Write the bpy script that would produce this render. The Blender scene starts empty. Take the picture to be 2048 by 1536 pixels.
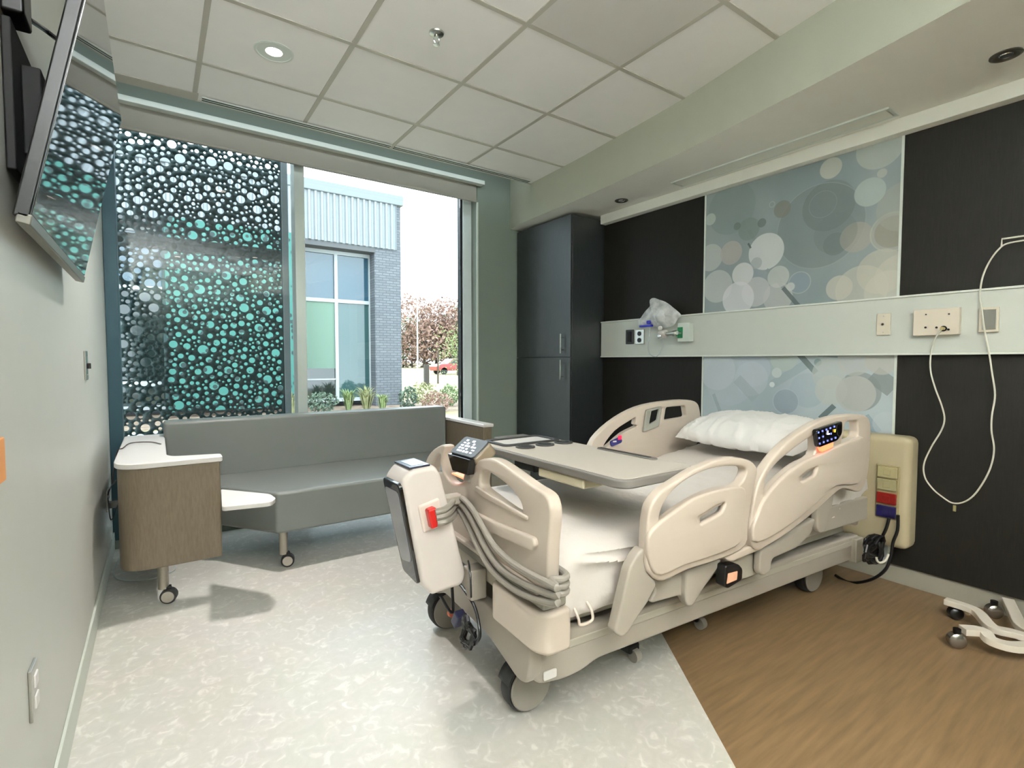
import bpy, bmesh, math, random
from mathutils import Vector, Matrix
from mathutils import geometry as mgeo
from mathutils import noise as mnoise

C = bpy.context.scene.collection
PI = math.pi

# ------------------------------------------------------------------ camera, world, exposure
F = 1016.0
CAM = Vector((0.0, 0.0, 1.19))
_a, _b, _c = math.radians(-2.6), math.radians(0.04), math.radians(-34.96)
FW = Vector((-math.sin(_c)*math.cos(_a), math.cos(_c)*math.cos(_a), math.sin(_a)))
_r = Vector((math.cos(_c), math.sin(_c), 0)); _u = _r.cross(FW)
RT = _r*math.cos(_b)+_u*math.sin(_b)
UP = -_r*math.sin(_b)+_u*math.cos(_b)
cam = bpy.data.objects.new('camera', bpy.data.cameras.new('camera'))
C.objects.link(cam)
cam.data.sensor_width = 36.0
cam.data.lens = F/2048*36.0
cam.data.clip_start = 0.02
cam.data.clip_end = 500
m3 = Matrix((RT, UP, -FW)).transposed()
cam.matrix_world = Matrix.Translation(CAM) @ m3.to_4x4()
bpy.context.scene.camera = cam

vs = bpy.context.scene.view_settings
vs.view_transform = 'Standard'; vs.look = 'None'; vs.gamma = 1.0
vs.use_curve_mapping = False
vs.exposure = 1.0

SKY = 3.8
world = bpy.data.worlds.new('sky'); bpy.context.scene.world = world
world.use_nodes = True
wn = world.node_tree.nodes; wl = world.node_tree.links
wn.clear()
wo = wn.new('ShaderNodeOutputWorld'); wb = wn.new('ShaderNodeBackground')
wt = wn.new('ShaderNodeTexCoord'); wz = wn.new('ShaderNodeTexNoise'); wr = wn.new('ShaderNodeValToRGB')
wz.inputs['Scale'].default_value = 2.2; wz.inputs['Detail'].default_value = 5
wr.color_ramp.elements[0].position = 0.35; wr.color_ramp.elements[0].color = (0.50, 0.60, 0.66, 1)
wr.color_ramp.elements[1].position = 0.62; wr.color_ramp.elements[1].color = (0.84, 0.93, 0.99, 1)
wl.new(wt.outputs['Generated'], wz.inputs['Vector']); wl.new(wz.outputs['Fac'], wr.inputs['Fac'])
wl.new(wr.outputs['Color'], wb.inputs['Color']); wb.inputs['Strength'].default_value = SKY
wl.new(wb.outputs[0], wo.inputs['Surface'])

def downlamp(name, loc, power, color=(1.0, 0.95, 0.89), size=0.14, spread=150):
    l = bpy.data.lights.new(name, 'AREA'); l.shape = 'DISK'; l.size = size
    l.energy = power; l.color = color; l.spread = math.radians(spread)
    o = bpy.data.objects.new(name, l); C.objects.link(o); o.location = loc
    return o
CEIL = 2.744
LAMPS = [(0.524, 2.841, 9.0), (1.25, -0.30, 5.8), (0.3, -0.9, 2.0)]  # last lamp is unseen fill added behind the camera
LCOL = [(1.0, 0.96, 0.92), (1.0, 0.80, 0.58), (1.0, 0.9, 0.8)]; LSPR = [112, 150, 150]
for (x, y, p), lc, ls in zip(LAMPS, LCOL, LSPR):
    downlamp('downlight_lamp', (x, y, CEIL-0.012), p, lc, spread=ls)

# unseen uplights added behind the camera to fill the ceiling with light
UPFILL = [((0.65, -1.6, 1.95), (1.5, 0.12), 112.0, 0.0), ((-0.15, -0.95, 2.0), (0.10, 1.3), 140.0, 0.0)]
for loc, sz, pw, rz in UPFILL:
    l = bpy.data.lights.new('fill_uplight', 'AREA'); l.shape = 'RECTANGLE'; l.size = sz[0]; l.size_y = sz[1]; l.energy = pw; l.color = (0.90, 0.95, 1.0)
    o = bpy.data.objects.new('fill_uplight', l); C.objects.link(o); o.location = loc; o.rotation_euler = (math.radians(180), 0, 0)

# ------------------------------------------------------------------ helpers
def ray(px, py):
    return FW + RT*((px-1024)/F) - UP*((py-768)/F)
AX = {'x': 0, 'y': 1, 'z': 2}
def at(px, py, ax, val):
    d = ray(px, py); i = AX[ax]; t = (val-CAM[i])/d[i]
    return CAM + d*t
ALB = 1.0
def lin(c):
    return tuple(ALB*(v/12.92 if v <= 0.04045 else ((v+0.055)/1.055)**2.4) for v in [x/255.0 for x in c])

def mat(name, rgb, rough=0.6, metal=0.0, bump=0.0, bscale=60.0, var=0.0, vscale=8.0, spec=0.5, coat=0.0,
        emit=None, estr=0.0, trans=0.0, alpha=1.0, sheen=0.0, srgb=True, stretch=None):
    m = bpy.data.materials.new(name); m.use_nodes = True
    nt = m.node_tree; b = nt.nodes['Principled BSDF']
    col = lin(rgb) if srgb else rgb
    b.inputs['Base Color'].default_value = (*col, 1)
    b.inputs['Roughness'].default_value = rough; b.inputs['Metallic'].default_value = metal
    b.inputs['Specular IOR Level'].default_value = spec
    b.inputs['Coat Weight'].default_value = coat
    b.inputs['Transmission Weight'].default_value = trans
    b.inputs['Alpha'].default_value = alpha
    b.inputs['Sheen Weight'].default_value = sheen
    if emit:
        b.inputs['Emission Color'].default_value = (*lin(emit), 1); b.inputs['Emission Strength'].default_value = estr
    tc = nt.nodes.new('ShaderNodeTexCoord'); mp = nt.nodes.new('ShaderNodeMapping')
    nt.links.new(tc.outputs['Object'], mp.inputs['Vector'])
    if stretch: mp.inputs['Scale'].default_value = stretch
    # every material carries at least a faint procedural variation of its colour
    n = nt.nodes.new('ShaderNodeTexNoise'); n.inputs['Scale'].default_value = vscale; n.inputs['Detail'].default_value = 4
    nt.links.new(mp.outputs[0], n.inputs['Vector'])
    mx = nt.nodes.new('ShaderNodeMix'); mx.data_type = 'RGBA'
    k = max(var, 0.03)
    mx.inputs[6].default_value = (*[c*(1-k) for c in col], 1)
    mx.inputs[7].default_value = (*[min(1, c*(1+k)) for c in col], 1)
    nt.links.new(n.outputs['Fac'], mx.inputs[0]); nt.links.new(mx.outputs[2], b.inputs['Base Color'])
    if bump:
        n2 = nt.nodes.new('ShaderNodeTexNoise'); n2.inputs['Scale'].default_value = bscale; n2.inputs['Detail'].default_value = 3
        nt.links.new(mp.outputs[0], n2.inputs['Vector'])
        bp = nt.nodes.new('ShaderNodeBump'); bp.inputs['Strength'].default_value = bump; bp.inputs['Distance'].default_value = 0.01
        nt.links.new(n2.outputs['Fac'], bp.inputs['Height']); nt.links.new(bp.outputs[0], b.inputs['Normal'])
    return m

class MB:
    def __init__(s): s.bm = bmesh.new(); s.cur = 0
    def m(s, i): s.cur = i; return s
    def _f(s, vs_):
        try:
            f = s.bm.faces.new(vs_); f.material_index = s.cur; return f
        except ValueError: return None
    def poly(s, pts): return s._f([s.bm.verts.new(p) for p in pts])
    def box(s, lo, hi, M=None):
        x0, y0, z0 = lo; x1, y1, z1 = hi
        P = [Vector(p) for p in ((x0,y0,z0),(x1,y0,z0),(x1,y1,z0),(x0,y1,z0),(x0,y0,z1),(x1,y0,z1),(x1,y1,z1),(x0,y1,z1))]
        if M is not None: P = [M @ p for p in P]
        v = [s.bm.verts.new(p) for p in P]
        for q in ((3,2,1,0),(4,5,6,7),(0,1,5,4),(1,2,6,5),(2,3,7,6),(3,0,4,7)): s._f([v[i] for i in q])
        return s
    def bar(s, p0, p1, w, h, up=(0,0,1)):
        p0 = Vector(p0); p1 = Vector(p1); d = (p1-p0); L = d.length; d.normalize()
        upv = Vector(up); sd = d.cross(upv)
        if sd.length < 1e-4: sd = Vector((1,0,0))
        sd.normalize(); u2 = sd.cross(d)
        M = Matrix((d, sd, u2)).transposed().to_4x4(); M.translation = p0
        return s.box((0,-w/2,-h/2), (L,w/2,h/2), M)
    def prism(s, pts, z0, z1, M=None):
        a = [Vector((p[0], p[1], z0)) for p in pts]; b = [Vector((p[0], p[1], z1)) for p in pts]
        if M is not None: a = [M@p for p in a]; b = [M@p for p in b]
        va = [s.bm.verts.new(p) for p in a]; vb = [s.bm.verts.new(p) for p in b]; n = len(pts)
        s._f(va[::-1]); s._f(vb)
        for i in range(n): s._f([va[i], va[(i+1)%n], vb[(i+1)%n], vb[i]])
        return s
    def frame_(s, d):
        d = d.normalized(); a = Vector((0,0,1)) if abs(d.z) < 0.9 else Vector((1,0,0))
        x = d.cross(a).normalized(); return x, d.cross(x)
    def cyl(s, p0, p1, r0, r1=None, seg=20, caps=True):
        if r1 is None: r1 = r0
        p0 = Vector(p0); p1 = Vector(p1); x, y = s.frame_(p1-p0)
        A = []; B = []
        for i in range(seg):
            t = 2*PI*i/seg; o = x*math.cos(t)+y*math.sin(t)
            A.append(s.bm.verts.new(p0+o*r0)); B.append(s.bm.verts.new(p1+o*r1))
        for i in range(seg): s._f([A[i], A[(i+1)%seg], B[(i+1)%seg], B[i]])
        if caps: s._f(A[::-1]); s._f(B)
        return s
    def lathe(s, base, axis, prof, seg=24, cap0=True, cap1=True):
        base = Vector(base); ax = Vector(axis).normalized(); x, y = s.frame_(ax); rings = []
        for r, h in prof:
            rings.append([s.bm.verts.new(base+ax*h+(x*math.cos(2*PI*i/seg)+y*math.sin(2*PI*i/seg))*max(r, 1e-4)) for i in range(seg)])
        for A, B in zip(rings, rings[1:]):
            for i in range(seg): s._f([A[i], A[(i+1)%seg], B[(i+1)%seg], B[i]])
        if cap0: s._f(rings[0][::-1])
        if cap1: s._f(rings[-1])
        return s
    def tube(s, pts, r, seg=8, smooth=True):
        P = [Vector(p) for p in pts]
        if smooth and len(P) > 2: P = catmull(P, 6)
        rings = []; up = None
        for i, p in enumerate(P):
            d = (P[min(i+1, len(P)-1)]-P[max(i-1, 0)])
            if d.length < 1e-7: d = Vector((0,0,1))
            d.normalize()
            if up is None: up, _ = s.frame_(d)
            up = (up - d*up.dot(d))
            if up.length < 1e-5: up, _ = s.frame_(d)
            up.normalize(); w = d.cross(up)
            rings.append([s.bm.verts.new(p+(up*math.cos(2*PI*k/seg)+w*math.sin(2*PI*k/seg))*r) for k in range(seg)])
        for A, B in zip(rings, rings[1:]):
            for k in range(seg): s._f([A[k], A[(k+1)%seg], B[(k+1)%seg], B[k]])
        s._f(rings[0][::-1]); s._f(rings[-1]); return s
    def grid(s, nu, nv, fn, wrap=False):
        V = [[s.bm.verts.new(fn(i/(nu-1), j/(nv-1))) for j in range(nv)] for i in range(nu)]
        for i in range(nu-1):
            for j in range(nv-1): s._f([V[i][j], V[i+1][j], V[i+1][j+1], V[i][j+1]])
        return s
    def ball(s, c, r, sx=1, sy=1, sz=1, sub=2, M=None):
        r_ = bmesh.ops.create_icosphere(s.bm, subdivisions=sub, radius=r)
        for v in r_['verts']:
            p = Vector((v.co.x*sx, v.co.y*sy, v.co.z*sz))
            if M is not None: p = M@p
            v.co = p + Vector(c)
            for f in v.link_faces: f.material_index = s.cur
        return s
    def build(s, name, mats, parent=None, bevel=0.0, seg=2, angle=35, normals=True, solid=0.0, subsurf=0):
        if normals: bmesh.ops.recalc_face_normals(s.bm, faces=s.bm.faces)
        thr = math.radians(angle)
        for f in s.bm.faces: f.smooth = True
        for e in s.bm.edges:
            if len(e.link_faces) == 2:
                e.smooth = e.calc_face_angle(0) < thr
        me = bpy.data.meshes.new(name); s.bm.to_mesh(me); s.bm.free()
        if not isinstance(mats, (list, tuple)): mats = [mats]
        for m_ in mats: me.materials.append(m_)
        return link(name, me, parent, bevel, seg, solid, subsurf)

def link(name, me, parent=None, bevel=0.0, seg=2, solid=0.0, subsurf=0):
    o = bpy.data.objects.new(name, me); C.objects.link(o)
    if parent is not None:
        o.parent = parent
        o.matrix_parent_inverse = WM[parent.name].inverted()
    WM[o.name] = Matrix.Identity(4)
    if solid:
        md = o.modifiers.new('solid', 'SOLIDIFY'); md.thickness = solid; md.offset = 0
    if bevel:
        md = o.modifiers.new('bevel', 'BEVEL'); md.width = bevel; md.segments = seg; md.limit_method = 'ANGLE'
        md.angle_limit = math.radians(35); md.harden_normals = True
    if subsurf:
        md = o.modifiers.new('sub', 'SUBSURF'); md.levels = subsurf; md.render_levels = subsurf
    return o
WM = {}

def catmull(P, n):
    out = []
    for i in range(len(P)-1):
        p0 = P[max(i-1,0)]; p1 = P[i]; p2 = P[i+1]; p3 = P[min(i+2,len(P)-1)]
        for k in range(n):
            t = k/n
            out.append(0.5*((2*p1)+(-p0+p2)*t+(2*p0-5*p1+4*p2-p3)*t*t+(-p0+3*p1-3*p2+p3)*t**3))
    out.append(P[-1]); return out

def fillet(pts, r, n=5):
    """round the corners of a closed 2-D polygon; r may be a list"""
    out = []; N = len(pts)
    for i in range(N):
        p = Vector(pts[i]); a = Vector(pts[i-1]); b = Vector(pts[(i+1) % N])
        rr = r[i] if isinstance(r, (list, tuple)) else r
        da = (a-p); db = (b-p); la = da.length; lb = db.length
        if rr <= 0 or la < 1e-6 or lb < 1e-6: out.append(p); continue
        k = min(rr, la*0.48, lb*0.48)
        q0 = p+da/la*k; q1 = p+db/lb*k
        for t in range(n+1):
            t /= n; out.append(q0*(1-t)**2+p*2*t*(1-t)+q1*t*t)
    return out
def smoothloop(pts, n=4):
    P = [Vector(p) for p in pts]; N = len(P); out = []
    for i in range(N):
        p0 = P[i-1]; p1 = P[i]; p2 = P[(i+1) % N]; p3 = P[(i+2) % N]
        for k in range(n):
            t = k/n
            out.append(0.5*((2*p1)+(-p0+p2)*t+(2*p0-5*p1+4*p2-p3)*t*t+(-p0+3*p1-3*p2+p3)*t**3))
    return out
def rrect(x0, y0, x1, y1, r): return fillet([(x0,y0),(x1,y0),(x1,y1),(x0,y1)], r)

def plate(name, loops, thick, M, mat_, parent=None, bevel=0.004, res=2):
    """flat plate with holes, rounded edges; loops are 2-D, M maps (x, y, z) into the world, plate centred on z=0"""
    cu = bpy.data.curves.new(name, 'CURVE'); cu.dimensions = '2D'; cu.fill_mode = 'BOTH'
    cu.extrude = max(thick/2-bevel, 0.0002); cu.bevel_depth = bevel; cu.bevel_resolution = res; cu.offset = -bevel
    for lp in loops:
        sp = cu.splines.new('POLY'); sp.points.add(len(lp)-1)
        for i, p in enumerate(lp): sp.points[i].co = (p[0], p[1], 0, 1)
        sp.use_cyclic_u = True
    tmp = bpy.data.objects.new('tmp', cu); C.objects.link(tmp)
    dg = bpy.context.evaluated_depsgraph_get(); dg.update()
    me = bpy.data.meshes.new_from_object(tmp.evaluated_get(dg)); bpy.data.objects.remove(tmp)
    me.transform(M)
    bm = bmesh.new(); bm.from_mesh(me)
    bmesh.ops.remove_doubles(bm, verts=bm.verts, dist=1e-5)
    bmesh.ops.recalc_face_normals(bm, faces=bm.faces)
    for f in bm.faces: f.smooth = True; f.material_index = 0
    for e in bm.edges:
        if len(e.link_faces) == 2: e.smooth = e.calc_face_angle(0) < math.radians(32)
    bm.to_mesh(me); bm.free(); me.name = name
    me.materials.clear(); me.materials.append(mat_)
    return link(name, me, parent)

def tag(o, label=None, cat=None, group=None, kind=None):
    if label: o['label'] = label
    if cat: o['category'] = cat
    if group: o['group'] = group
    if kind: o['kind'] = kind
    return o
def thing(name, loc, label, cat, group=None):
    o = bpy.data.objects.new(name, None); C.objects.link(o); o.location = loc
    o.empty_display_size = 0.05
    WM[o.name] = Matrix.Translation(Vector(loc))
    return tag(o, label, cat, group)
def struct(o): o['kind'] = 'structure'; return o
def copy_tree(root, loc, label, group):
    r = root.copy(); C.objects.link(r); r.location = loc; r['label'] = label; r['group'] = group
    for ch in [o for o in list(C.objects) if o.parent == root]:
        c = ch.copy(); C.objects.link(c); c.parent = r
        for g in [o for o in list(C.objects) if o.parent == ch]:
            d = g.copy(); C.objects.link(d); d.parent = c
    return r

# ------------------------------------------------------------------ materials
M_wall = mat('wall_paint', (202, 202, 194), 0.42, bump=0.02, bscale=250, spec=0.4)
M_wallg = mat('wall_paint_grey', (128, 138, 128), 0.6, bump=0.02, bscale=250)
M_ceil = mat('ceiling_tile', (243, 240, 236), 0.85, bump=0.05, bscale=300)
M_tbar = mat('ceiling_grid', (188, 184, 172), 0.6)  # greyish bars, toned darker to suggest the grid's shadow line
M_soff = mat('soffit_paint', (240, 239, 230), 0.7, bump=0.02, bscale=200)
M_fascia = mat('fascia_paint', (176, 178, 162), 0.6, bump=0.02, bscale=200)
M_white = mat('white_trim', (215, 222, 214), 0.45)
M_base = mat('baseboard_vinyl', (150, 146, 132), 0.5)
M_basel = mat('baseboard_pale', (205, 210, 200), 0.4)
M_alu = mat('window_aluminium', (196, 204, 200), 0.38, metal=0.5)
M_alub = mat('window_blue_frame', (52, 84, 96), 0.4, metal=0.3)
M_shade = mat('roller_shade_fabric', (150, 146, 136), 0.9, bump=0.1, bscale=600)
M_black = mat('black_plastic', (10, 10, 12), 0.35)
M_blackm = mat('black_matte', (18, 18, 18), 0.7)
M_blackg = mat('black_gloss', (5, 6, 8), 0.04, spec=0.7)
M_steel = mat('brushed_steel', (190, 190, 184), 0.28, metal=1.0)
M_chrome = mat('chrome', (220, 220, 220), 0.1, metal=1.0)
M_bed = mat('bed_plastic_cream', (197, 184, 170), 0.36, bump=0.015, bscale=400)
M_bedg = mat('bed_plastic_grey', (158, 150, 138), 0.42, bump=0.015, bscale=400)
M_bedd = mat('bed_frame_grey', (166, 160, 146), 0.45)
M_wheel = mat('caster_cover_grey', (136, 130, 120), 0.5)
M_tyre = mat('caster_tyre', (34, 34, 34), 0.6)
M_hose = mat('grey_hose', (138, 132, 122), 0.5)
M_red = mat('red_plastic', (176, 26, 22), 0.3)
M_green = mat('green_plastic', (20, 120, 70), 0.3)
M_blue = mat('blue_plastic', (30, 40, 170), 0.35)
M_tan = mat('console_tan', (172, 160, 130), 0.5)
M_plate = mat('device_plate', (214, 206, 188), 0.4)
M_cord = mat('white_cord', (216, 214, 200), 0.5)
M_vinyl = mat('grey_vinyl', (112, 116, 112), 0.30, bump=0.06, bscale=420, spec=0.45)
M_lamw = mat('white_laminate', (226, 222, 218), 0.3)
M_tgrey = mat('table_edge_grey', (112, 108, 102), 0.5)
M_tblk = mat('tray_charcoal', (50, 50, 50), 0.45)
M_ttop = mat('table_top_cream', (194, 187, 176), 0.4)
M_glow = mat('amber_glow', (240, 110, 70), 0.4, emit=(255, 120, 80), estr=1.2)

def wood(name, a, b, scale, rough=0.45, grain=(1, 1, 14), spec=0.5):
    m = bpy.data.materials.new(name); m.use_nodes = True; nt = m.node_tree; bs = nt.nodes['Principled BSDF']
    tc = nt.nodes.new('ShaderNodeTexCoord'); mp = nt.nodes.new('ShaderNodeMapping'); mp.inputs['Scale'].default_value = grain
    n = nt.nodes.new('ShaderNodeTexNoise'); n.inputs['Scale'].default_value = scale; n.inputs['Detail'].default_value = 6; n.inputs['Roughness'].default_value = 0.6
    cr = nt.nodes.new('ShaderNodeValToRGB'); cr.color_ramp.elements[0].position = 0.3; cr.color_ramp.elements[1].position = 0.72
    cr.color_ramp.elements[0].color = (*lin(a), 1); cr.color_ramp.elements[1].color = (*lin(b), 1)
    nt.links.new(tc.outputs['Object'], mp.inputs['Vector']); nt.links.new(mp.outputs[0], n.inputs['Vector'])
    nt.links.new(n.outputs['Fac'], cr.inputs['Fac']); nt.links.new(cr.outputs['Color'], bs.inputs['Base Color'])
    bp = nt.nodes.new('ShaderNodeBump'); bp.inputs['Strength'].default_value = 0.05; bp.inputs['Distance'].default_value = 0.01
    nt.links.new(n.outputs['Fac'], bp.inputs['Height']); nt.links.new(bp.outputs[0], bs.inputs['Normal'])
    bs.inputs['Roughness'].default_value = rough; bs.inputs['Specular IOR Level'].default_value = spec
    return m
M_dark = wood('dark_wood_panel', (17, 15, 11), (28, 25, 19), 22, 0.55, (9, 9, 0.7), 0.3)
M_darkc = wood('dark_cabinet_laminate', (24, 27, 28), (40, 45, 46), 22, 0.40, (9, 9, 0.7), 1.0)
M_shell = wood('sofa_shell_laminate', (98, 86, 68), (114, 102, 84), 20, 0.42, (8, 8, 1.0))

def floor_mat():
    m = bpy.data.materials.new('floor_sheet_vinyl'); m.use_nodes = True; nt = m.node_tree; bs = nt.nodes['Principled BSDF']
    tc = nt.nodes.new('ShaderNodeTexCoord')
    n1 = nt.nodes.new('ShaderNodeTexNoise'); n1.inputs['Scale'].default_value = 22; n1.inputs['Detail'].default_value = 5; n1.inputs['Distortion'].default_value = 1.2
    n2 = nt.nodes.new('ShaderNodeTexNoise'); n2.inputs['Scale'].default_value = 4; n2.inputs['Detail'].default_value = 3
    c1 = nt.nodes.new('ShaderNodeValToRGB')
    e = c1.color_ramp.elements; e[0].position = 0.38; e[0].color = (*lin((198, 195, 186)), 1); e[1].position = 0.70; e[1].color = (*lin((224, 221, 213)), 1)
    e2 = c1.color_ramp.elements.new(0.56); e2.color = (*lin((204, 200, 192)), 1)
    mx = nt.nodes.new('ShaderNodeMix'); mx.data_type = 'RGBA'; mx.inputs[0].default_value = 0.15
    nt.links.new(tc.outputs['Object'], n1.inputs['Vector']); nt.links.new(tc.outputs['Object'], n2.inputs['Vector'])
    nt.links.new(n1.outputs['Fac'], c1.inputs['Fac']); nt.links.new(c1.outputs['Color'], mx.inputs[6]); nt.links.new(n2.outputs['Color'], mx.inputs[7])
    mx.inputs[0].default_value = 0.05
    nt.links.new(mx.outputs[2], bs.inputs['Base Color']); bs.inputs['Roughness'].default_value = 0.38
    bs.inputs['Specular IOR Level'].default_value = 0.4
    return m
M_floor = floor_mat()
def floorwood_mat():
    m = bpy.data.materials.new('floor_wood_look'); m.use_nodes = True; nt = m.node_tree; bs = nt.nodes['Principled BSDF']
    tc = nt.nodes.new('ShaderNodeTexCoord'); mp = nt.nodes.new('ShaderNodeMapping')
    mp.inputs['Rotation'].default_value = (0, 0, math.radians(-28)); mp.inputs['Scale'].default_value = (1.2, 14, 1)
    n = nt.nodes.new('ShaderNodeTexNoise'); n.inputs['Scale'].default_value = 3; n.inputs['Detail'].default_value = 7; n.inputs['Roughness'].default_value = 0.55
    cr = nt.nodes.new('ShaderNodeValToRGB'); cr.color_ramp.elements[0].position = 0.3; cr.color_ramp.elements[1].position = 0.75
    cr.color_ramp.elements[0].color = (*lin((102, 82, 56)), 1); cr.color_ramp.elements[1].color = (*lin((128,104,74)), 1)
    nt.links.new(tc.outputs['Object'], mp.inputs['Vector']); nt.links.new(mp.outputs[0], n.inputs['Vector'])
    nt.links.new(n.outputs['Fac'], cr.inputs['Fac']); nt.links.new(cr.outputs['Color'], bs.inputs['Base Color'])
    bs.inputs['Roughness'].default_value = 0.42; bs.inputs['Specular IOR Level'].default_value = 0.4
    return m
M_floorw = floorwood_mat()

def glass_mat(name, tint=(0.93, 0.99, 0.97), refl=1.0):
    m = bpy.data.materials.new(name); m.use_nodes = True; nt = m.node_tree; nt.nodes.clear()
    o = nt.nodes.new('ShaderNodeOutputMaterial'); mx = nt.nodes.new('ShaderNodeMixShader')
    t = nt.nodes.new('ShaderNodeBsdfTransparent'); t.inputs[0].default_value = (*tint, 1)
    g = nt.nodes.new('ShaderNodeBsdfGlossy'); g.inputs['Roughness'].default_value = 0.0
    fr = nt.nodes.new('ShaderNodeFresnel'); fr.inputs['IOR'].default_value = 1.5
    mu = nt.nodes.new('ShaderNodeMath'); mu.operation = 'MULTIPLY'; mu.inputs[1].default_value = refl
    nz = nt.nodes.new('ShaderNodeTexNoise'); nz.inputs['Scale'].default_value = 0.5
    bp = nt.nodes.new('ShaderNodeBump'); bp.inputs['Strength'].default_value = 0.01; bp.inputs['Distance'].default_value = 0.01
    nt.links.new(nz.outputs['Fac'], bp.inputs['Height']); nt.links.new(bp.outputs[0], g.inputs['Normal'])
    nt.links.new(fr.outputs[0], mu.inputs[0]); nt.links.new(mu.outputs[0], mx.inputs[0])
    nt.links.new(t.outputs[0], mx.inputs[1]); nt.links.new(g.outputs[0], mx.inputs[2]); nt.links.new(mx.outputs[0], o.inputs['Surface'])
    return m
M_glass = glass_mat('window_glass', (0.95, 0.98, 0.98), 0.6)

# ------------------------------------------------------------------ room shell
XL, XW, YW, YB = -0.253, 3.24, 4.0, -2.2
BL = ((1.36, 0.80), (1.80, 1.43))
bdir = ((BL[1][0]-BL[0][0]), (BL[1][1]-BL[0][1]))
def bx(y): return BL[0][0]+(y-BL[0][1])*bdir[0]/bdir[1]
f = MB()
yA = BL[0][1]+(XW-BL[0][0])*bdir[1]/bdir[0]
f.m(0).poly([(XL,YB,0),(XL,YW+0.1,0),(XW,YW+0.1,0),(XW,yA,0),(bx(YB),YB,0)] if bx(YB) > XL else [(XL, BL[0][1]+(XL-BL[0][0])*bdir[1]/bdir[0],0),(XL,YW+0.1,0),(XW,YW+0.1,0),(XW,yA,0)])
if bx(YB) > XL: f.m(1).poly([(bx(YB),YB,0),(XW,yA,0),(XW,YB,0)])
else: f.m(1).poly([(XL,YB,0),(XL, BL[0][1]+(XL-BL[0][0])*bdir[1]/bdir[0],0),(XW,yA,0),(XW,YB,0)])
f.m(0).box((XL-0.2,YB-0.2,-0.2),(XW+0.2,YW+0.15,-0.002))
struct(f.build('floor', [M_floor, M_floorw]))
struct(MB().box((XL-0.15,YB,0),(XL,YW+0.18,3.0)).build('wall_left', M_wall))
struct(MB().box((XW,YB,0),(XW+0.15,YW+0.18,3.0)).build('wall_right', M_white))
struct(MB().box((XL-0.15,YB-0.15,0),(XW+0.15,YB,3.0)).build('wall_back', M_wallg))
WX = 2.41
w = MB()
w.box((WX,YW,0),(XW,YW+0.18,2.95)); w.box((XL,YW,2.80),(WX,YW+0.18,2.95)); w.box((XL,YW+0.02,0.0),(WX,YW+0.18,0.05))
struct(w.build('wall_window', M_wallg))
# ceiling with its lay-in grid, open slot for the shade at the window
YC = 3.63
GX = [0.222-0.6096, 0.222, 0.832, 1.441, 2.051, 2.66]; GY = [3.77-0.6096*j for j in range(1, 11)]
c = MB(); c.m(0).box((XL,YB,CEIL),(XW,YC,CEIL+0.12))
c.m(1)
for x in GX[1:5]: c.box((x-0.012,YB,CEIL-0.004),(x+0.012,YC,CEIL+0.001))
for y in GY: c.box((XL,y-0.012,CEIL-0.0045),(2.75,y+0.012,CEIL+0.001))
c.box((XL,YC-0.10,CEIL-0.0046),(0.24,YC,CEIL+0.001)); c.box((XL,YC-0.012,CEIL-0.005),(2.75,YC,CEIL+0.001))
struct(c.build('ceiling', [M_ceil, M_tbar]))
c = MB(); c.box((XL,YC,2.93),(XW,YW+0.18,3.0)); struct(c.build('ceiling', M_wallg))
# plain smooth grey panel in the grid
pn = MB().box((1.441+0.012,2.55-1.2192+0.012,CEIL-0.0035),(2.051-0.012,2.55-0.6096-0.012,CEIL+0.001)).build('ceiling_panel', mat('ceiling_panel_grey', (216, 212, 206), 0.5))
tag(pn, 'smooth greyer square ceiling panel among the tiles above the bed', 'ceiling panel')

# curved soffit
fp = [at(1021,457.7,'z',2.435), at(1280,348.4,'z',2.435), at(1380,298.5,'z',2.435), at(1946,0,'z',2.435)]
curve = [(2.775,YW), (2.735,3.70), (2.70,3.0), (2.655,2.50), (2.60,1.95), (2.50,1.40), (2.44,1.06), (2.33,0.56), (2.18,0.0), (1.98,-0.7), (1.7,-1.5), (1.42,YB)]
cv = catmull([Vector((a,b)) for a, b in curve], 5)
s_ = MB()
n = len(cv)
lo = [s_.bm.verts.new((p.x,p.y,2.435)) for p in cv]; hi = [s_.bm.verts.new((p.x,p.y,2.94)) for p in cv]
s_.m(0)
for i in range(n-1): s_._f([lo[i], lo[i+1], hi[i+1], hi[i]])
s_.m(1)
lw = [s_.bm.verts.new((XW,p.y,2.435)) for p in cv]
for i in range(n-1): s_._f([lo[i], lw[i], lw[i+1], lo[i+1]])
o = s_.build('soffit', [M_fascia, M_soff]); o['kind'] = 'structure'
o.name = 'ceiling_soffit'
# trim: cove strip above the head wall panels, corner bead highlight as white strip, baseboards
struct(MB().box((3.155,-1.6,2.362),(XW,YW-0.81,2.436)).build('trim_1', M_soff, bevel=0.004))
struct(MB().box((WX-0.006,YW-0.008,0.1),(WX+0.008,YW+0.004,2.62)).build('trim_2', M_white))
struct(MB().box((XL,YB,0),(XL+0.009,YW+0.06,0.105)).build('baseboard_left', M_basel, bevel=0.002))
struct(MB().box((XW-0.012,YB,0),(XW,3.20,0.10)).build('baseboard_right', M_base, bevel=0.002))
struct(MB().box((WX+0.01,YW-0.01,0),(2.86,YW,0.10)).build('baseboard_window', M_base, bevel=0.002))

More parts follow.
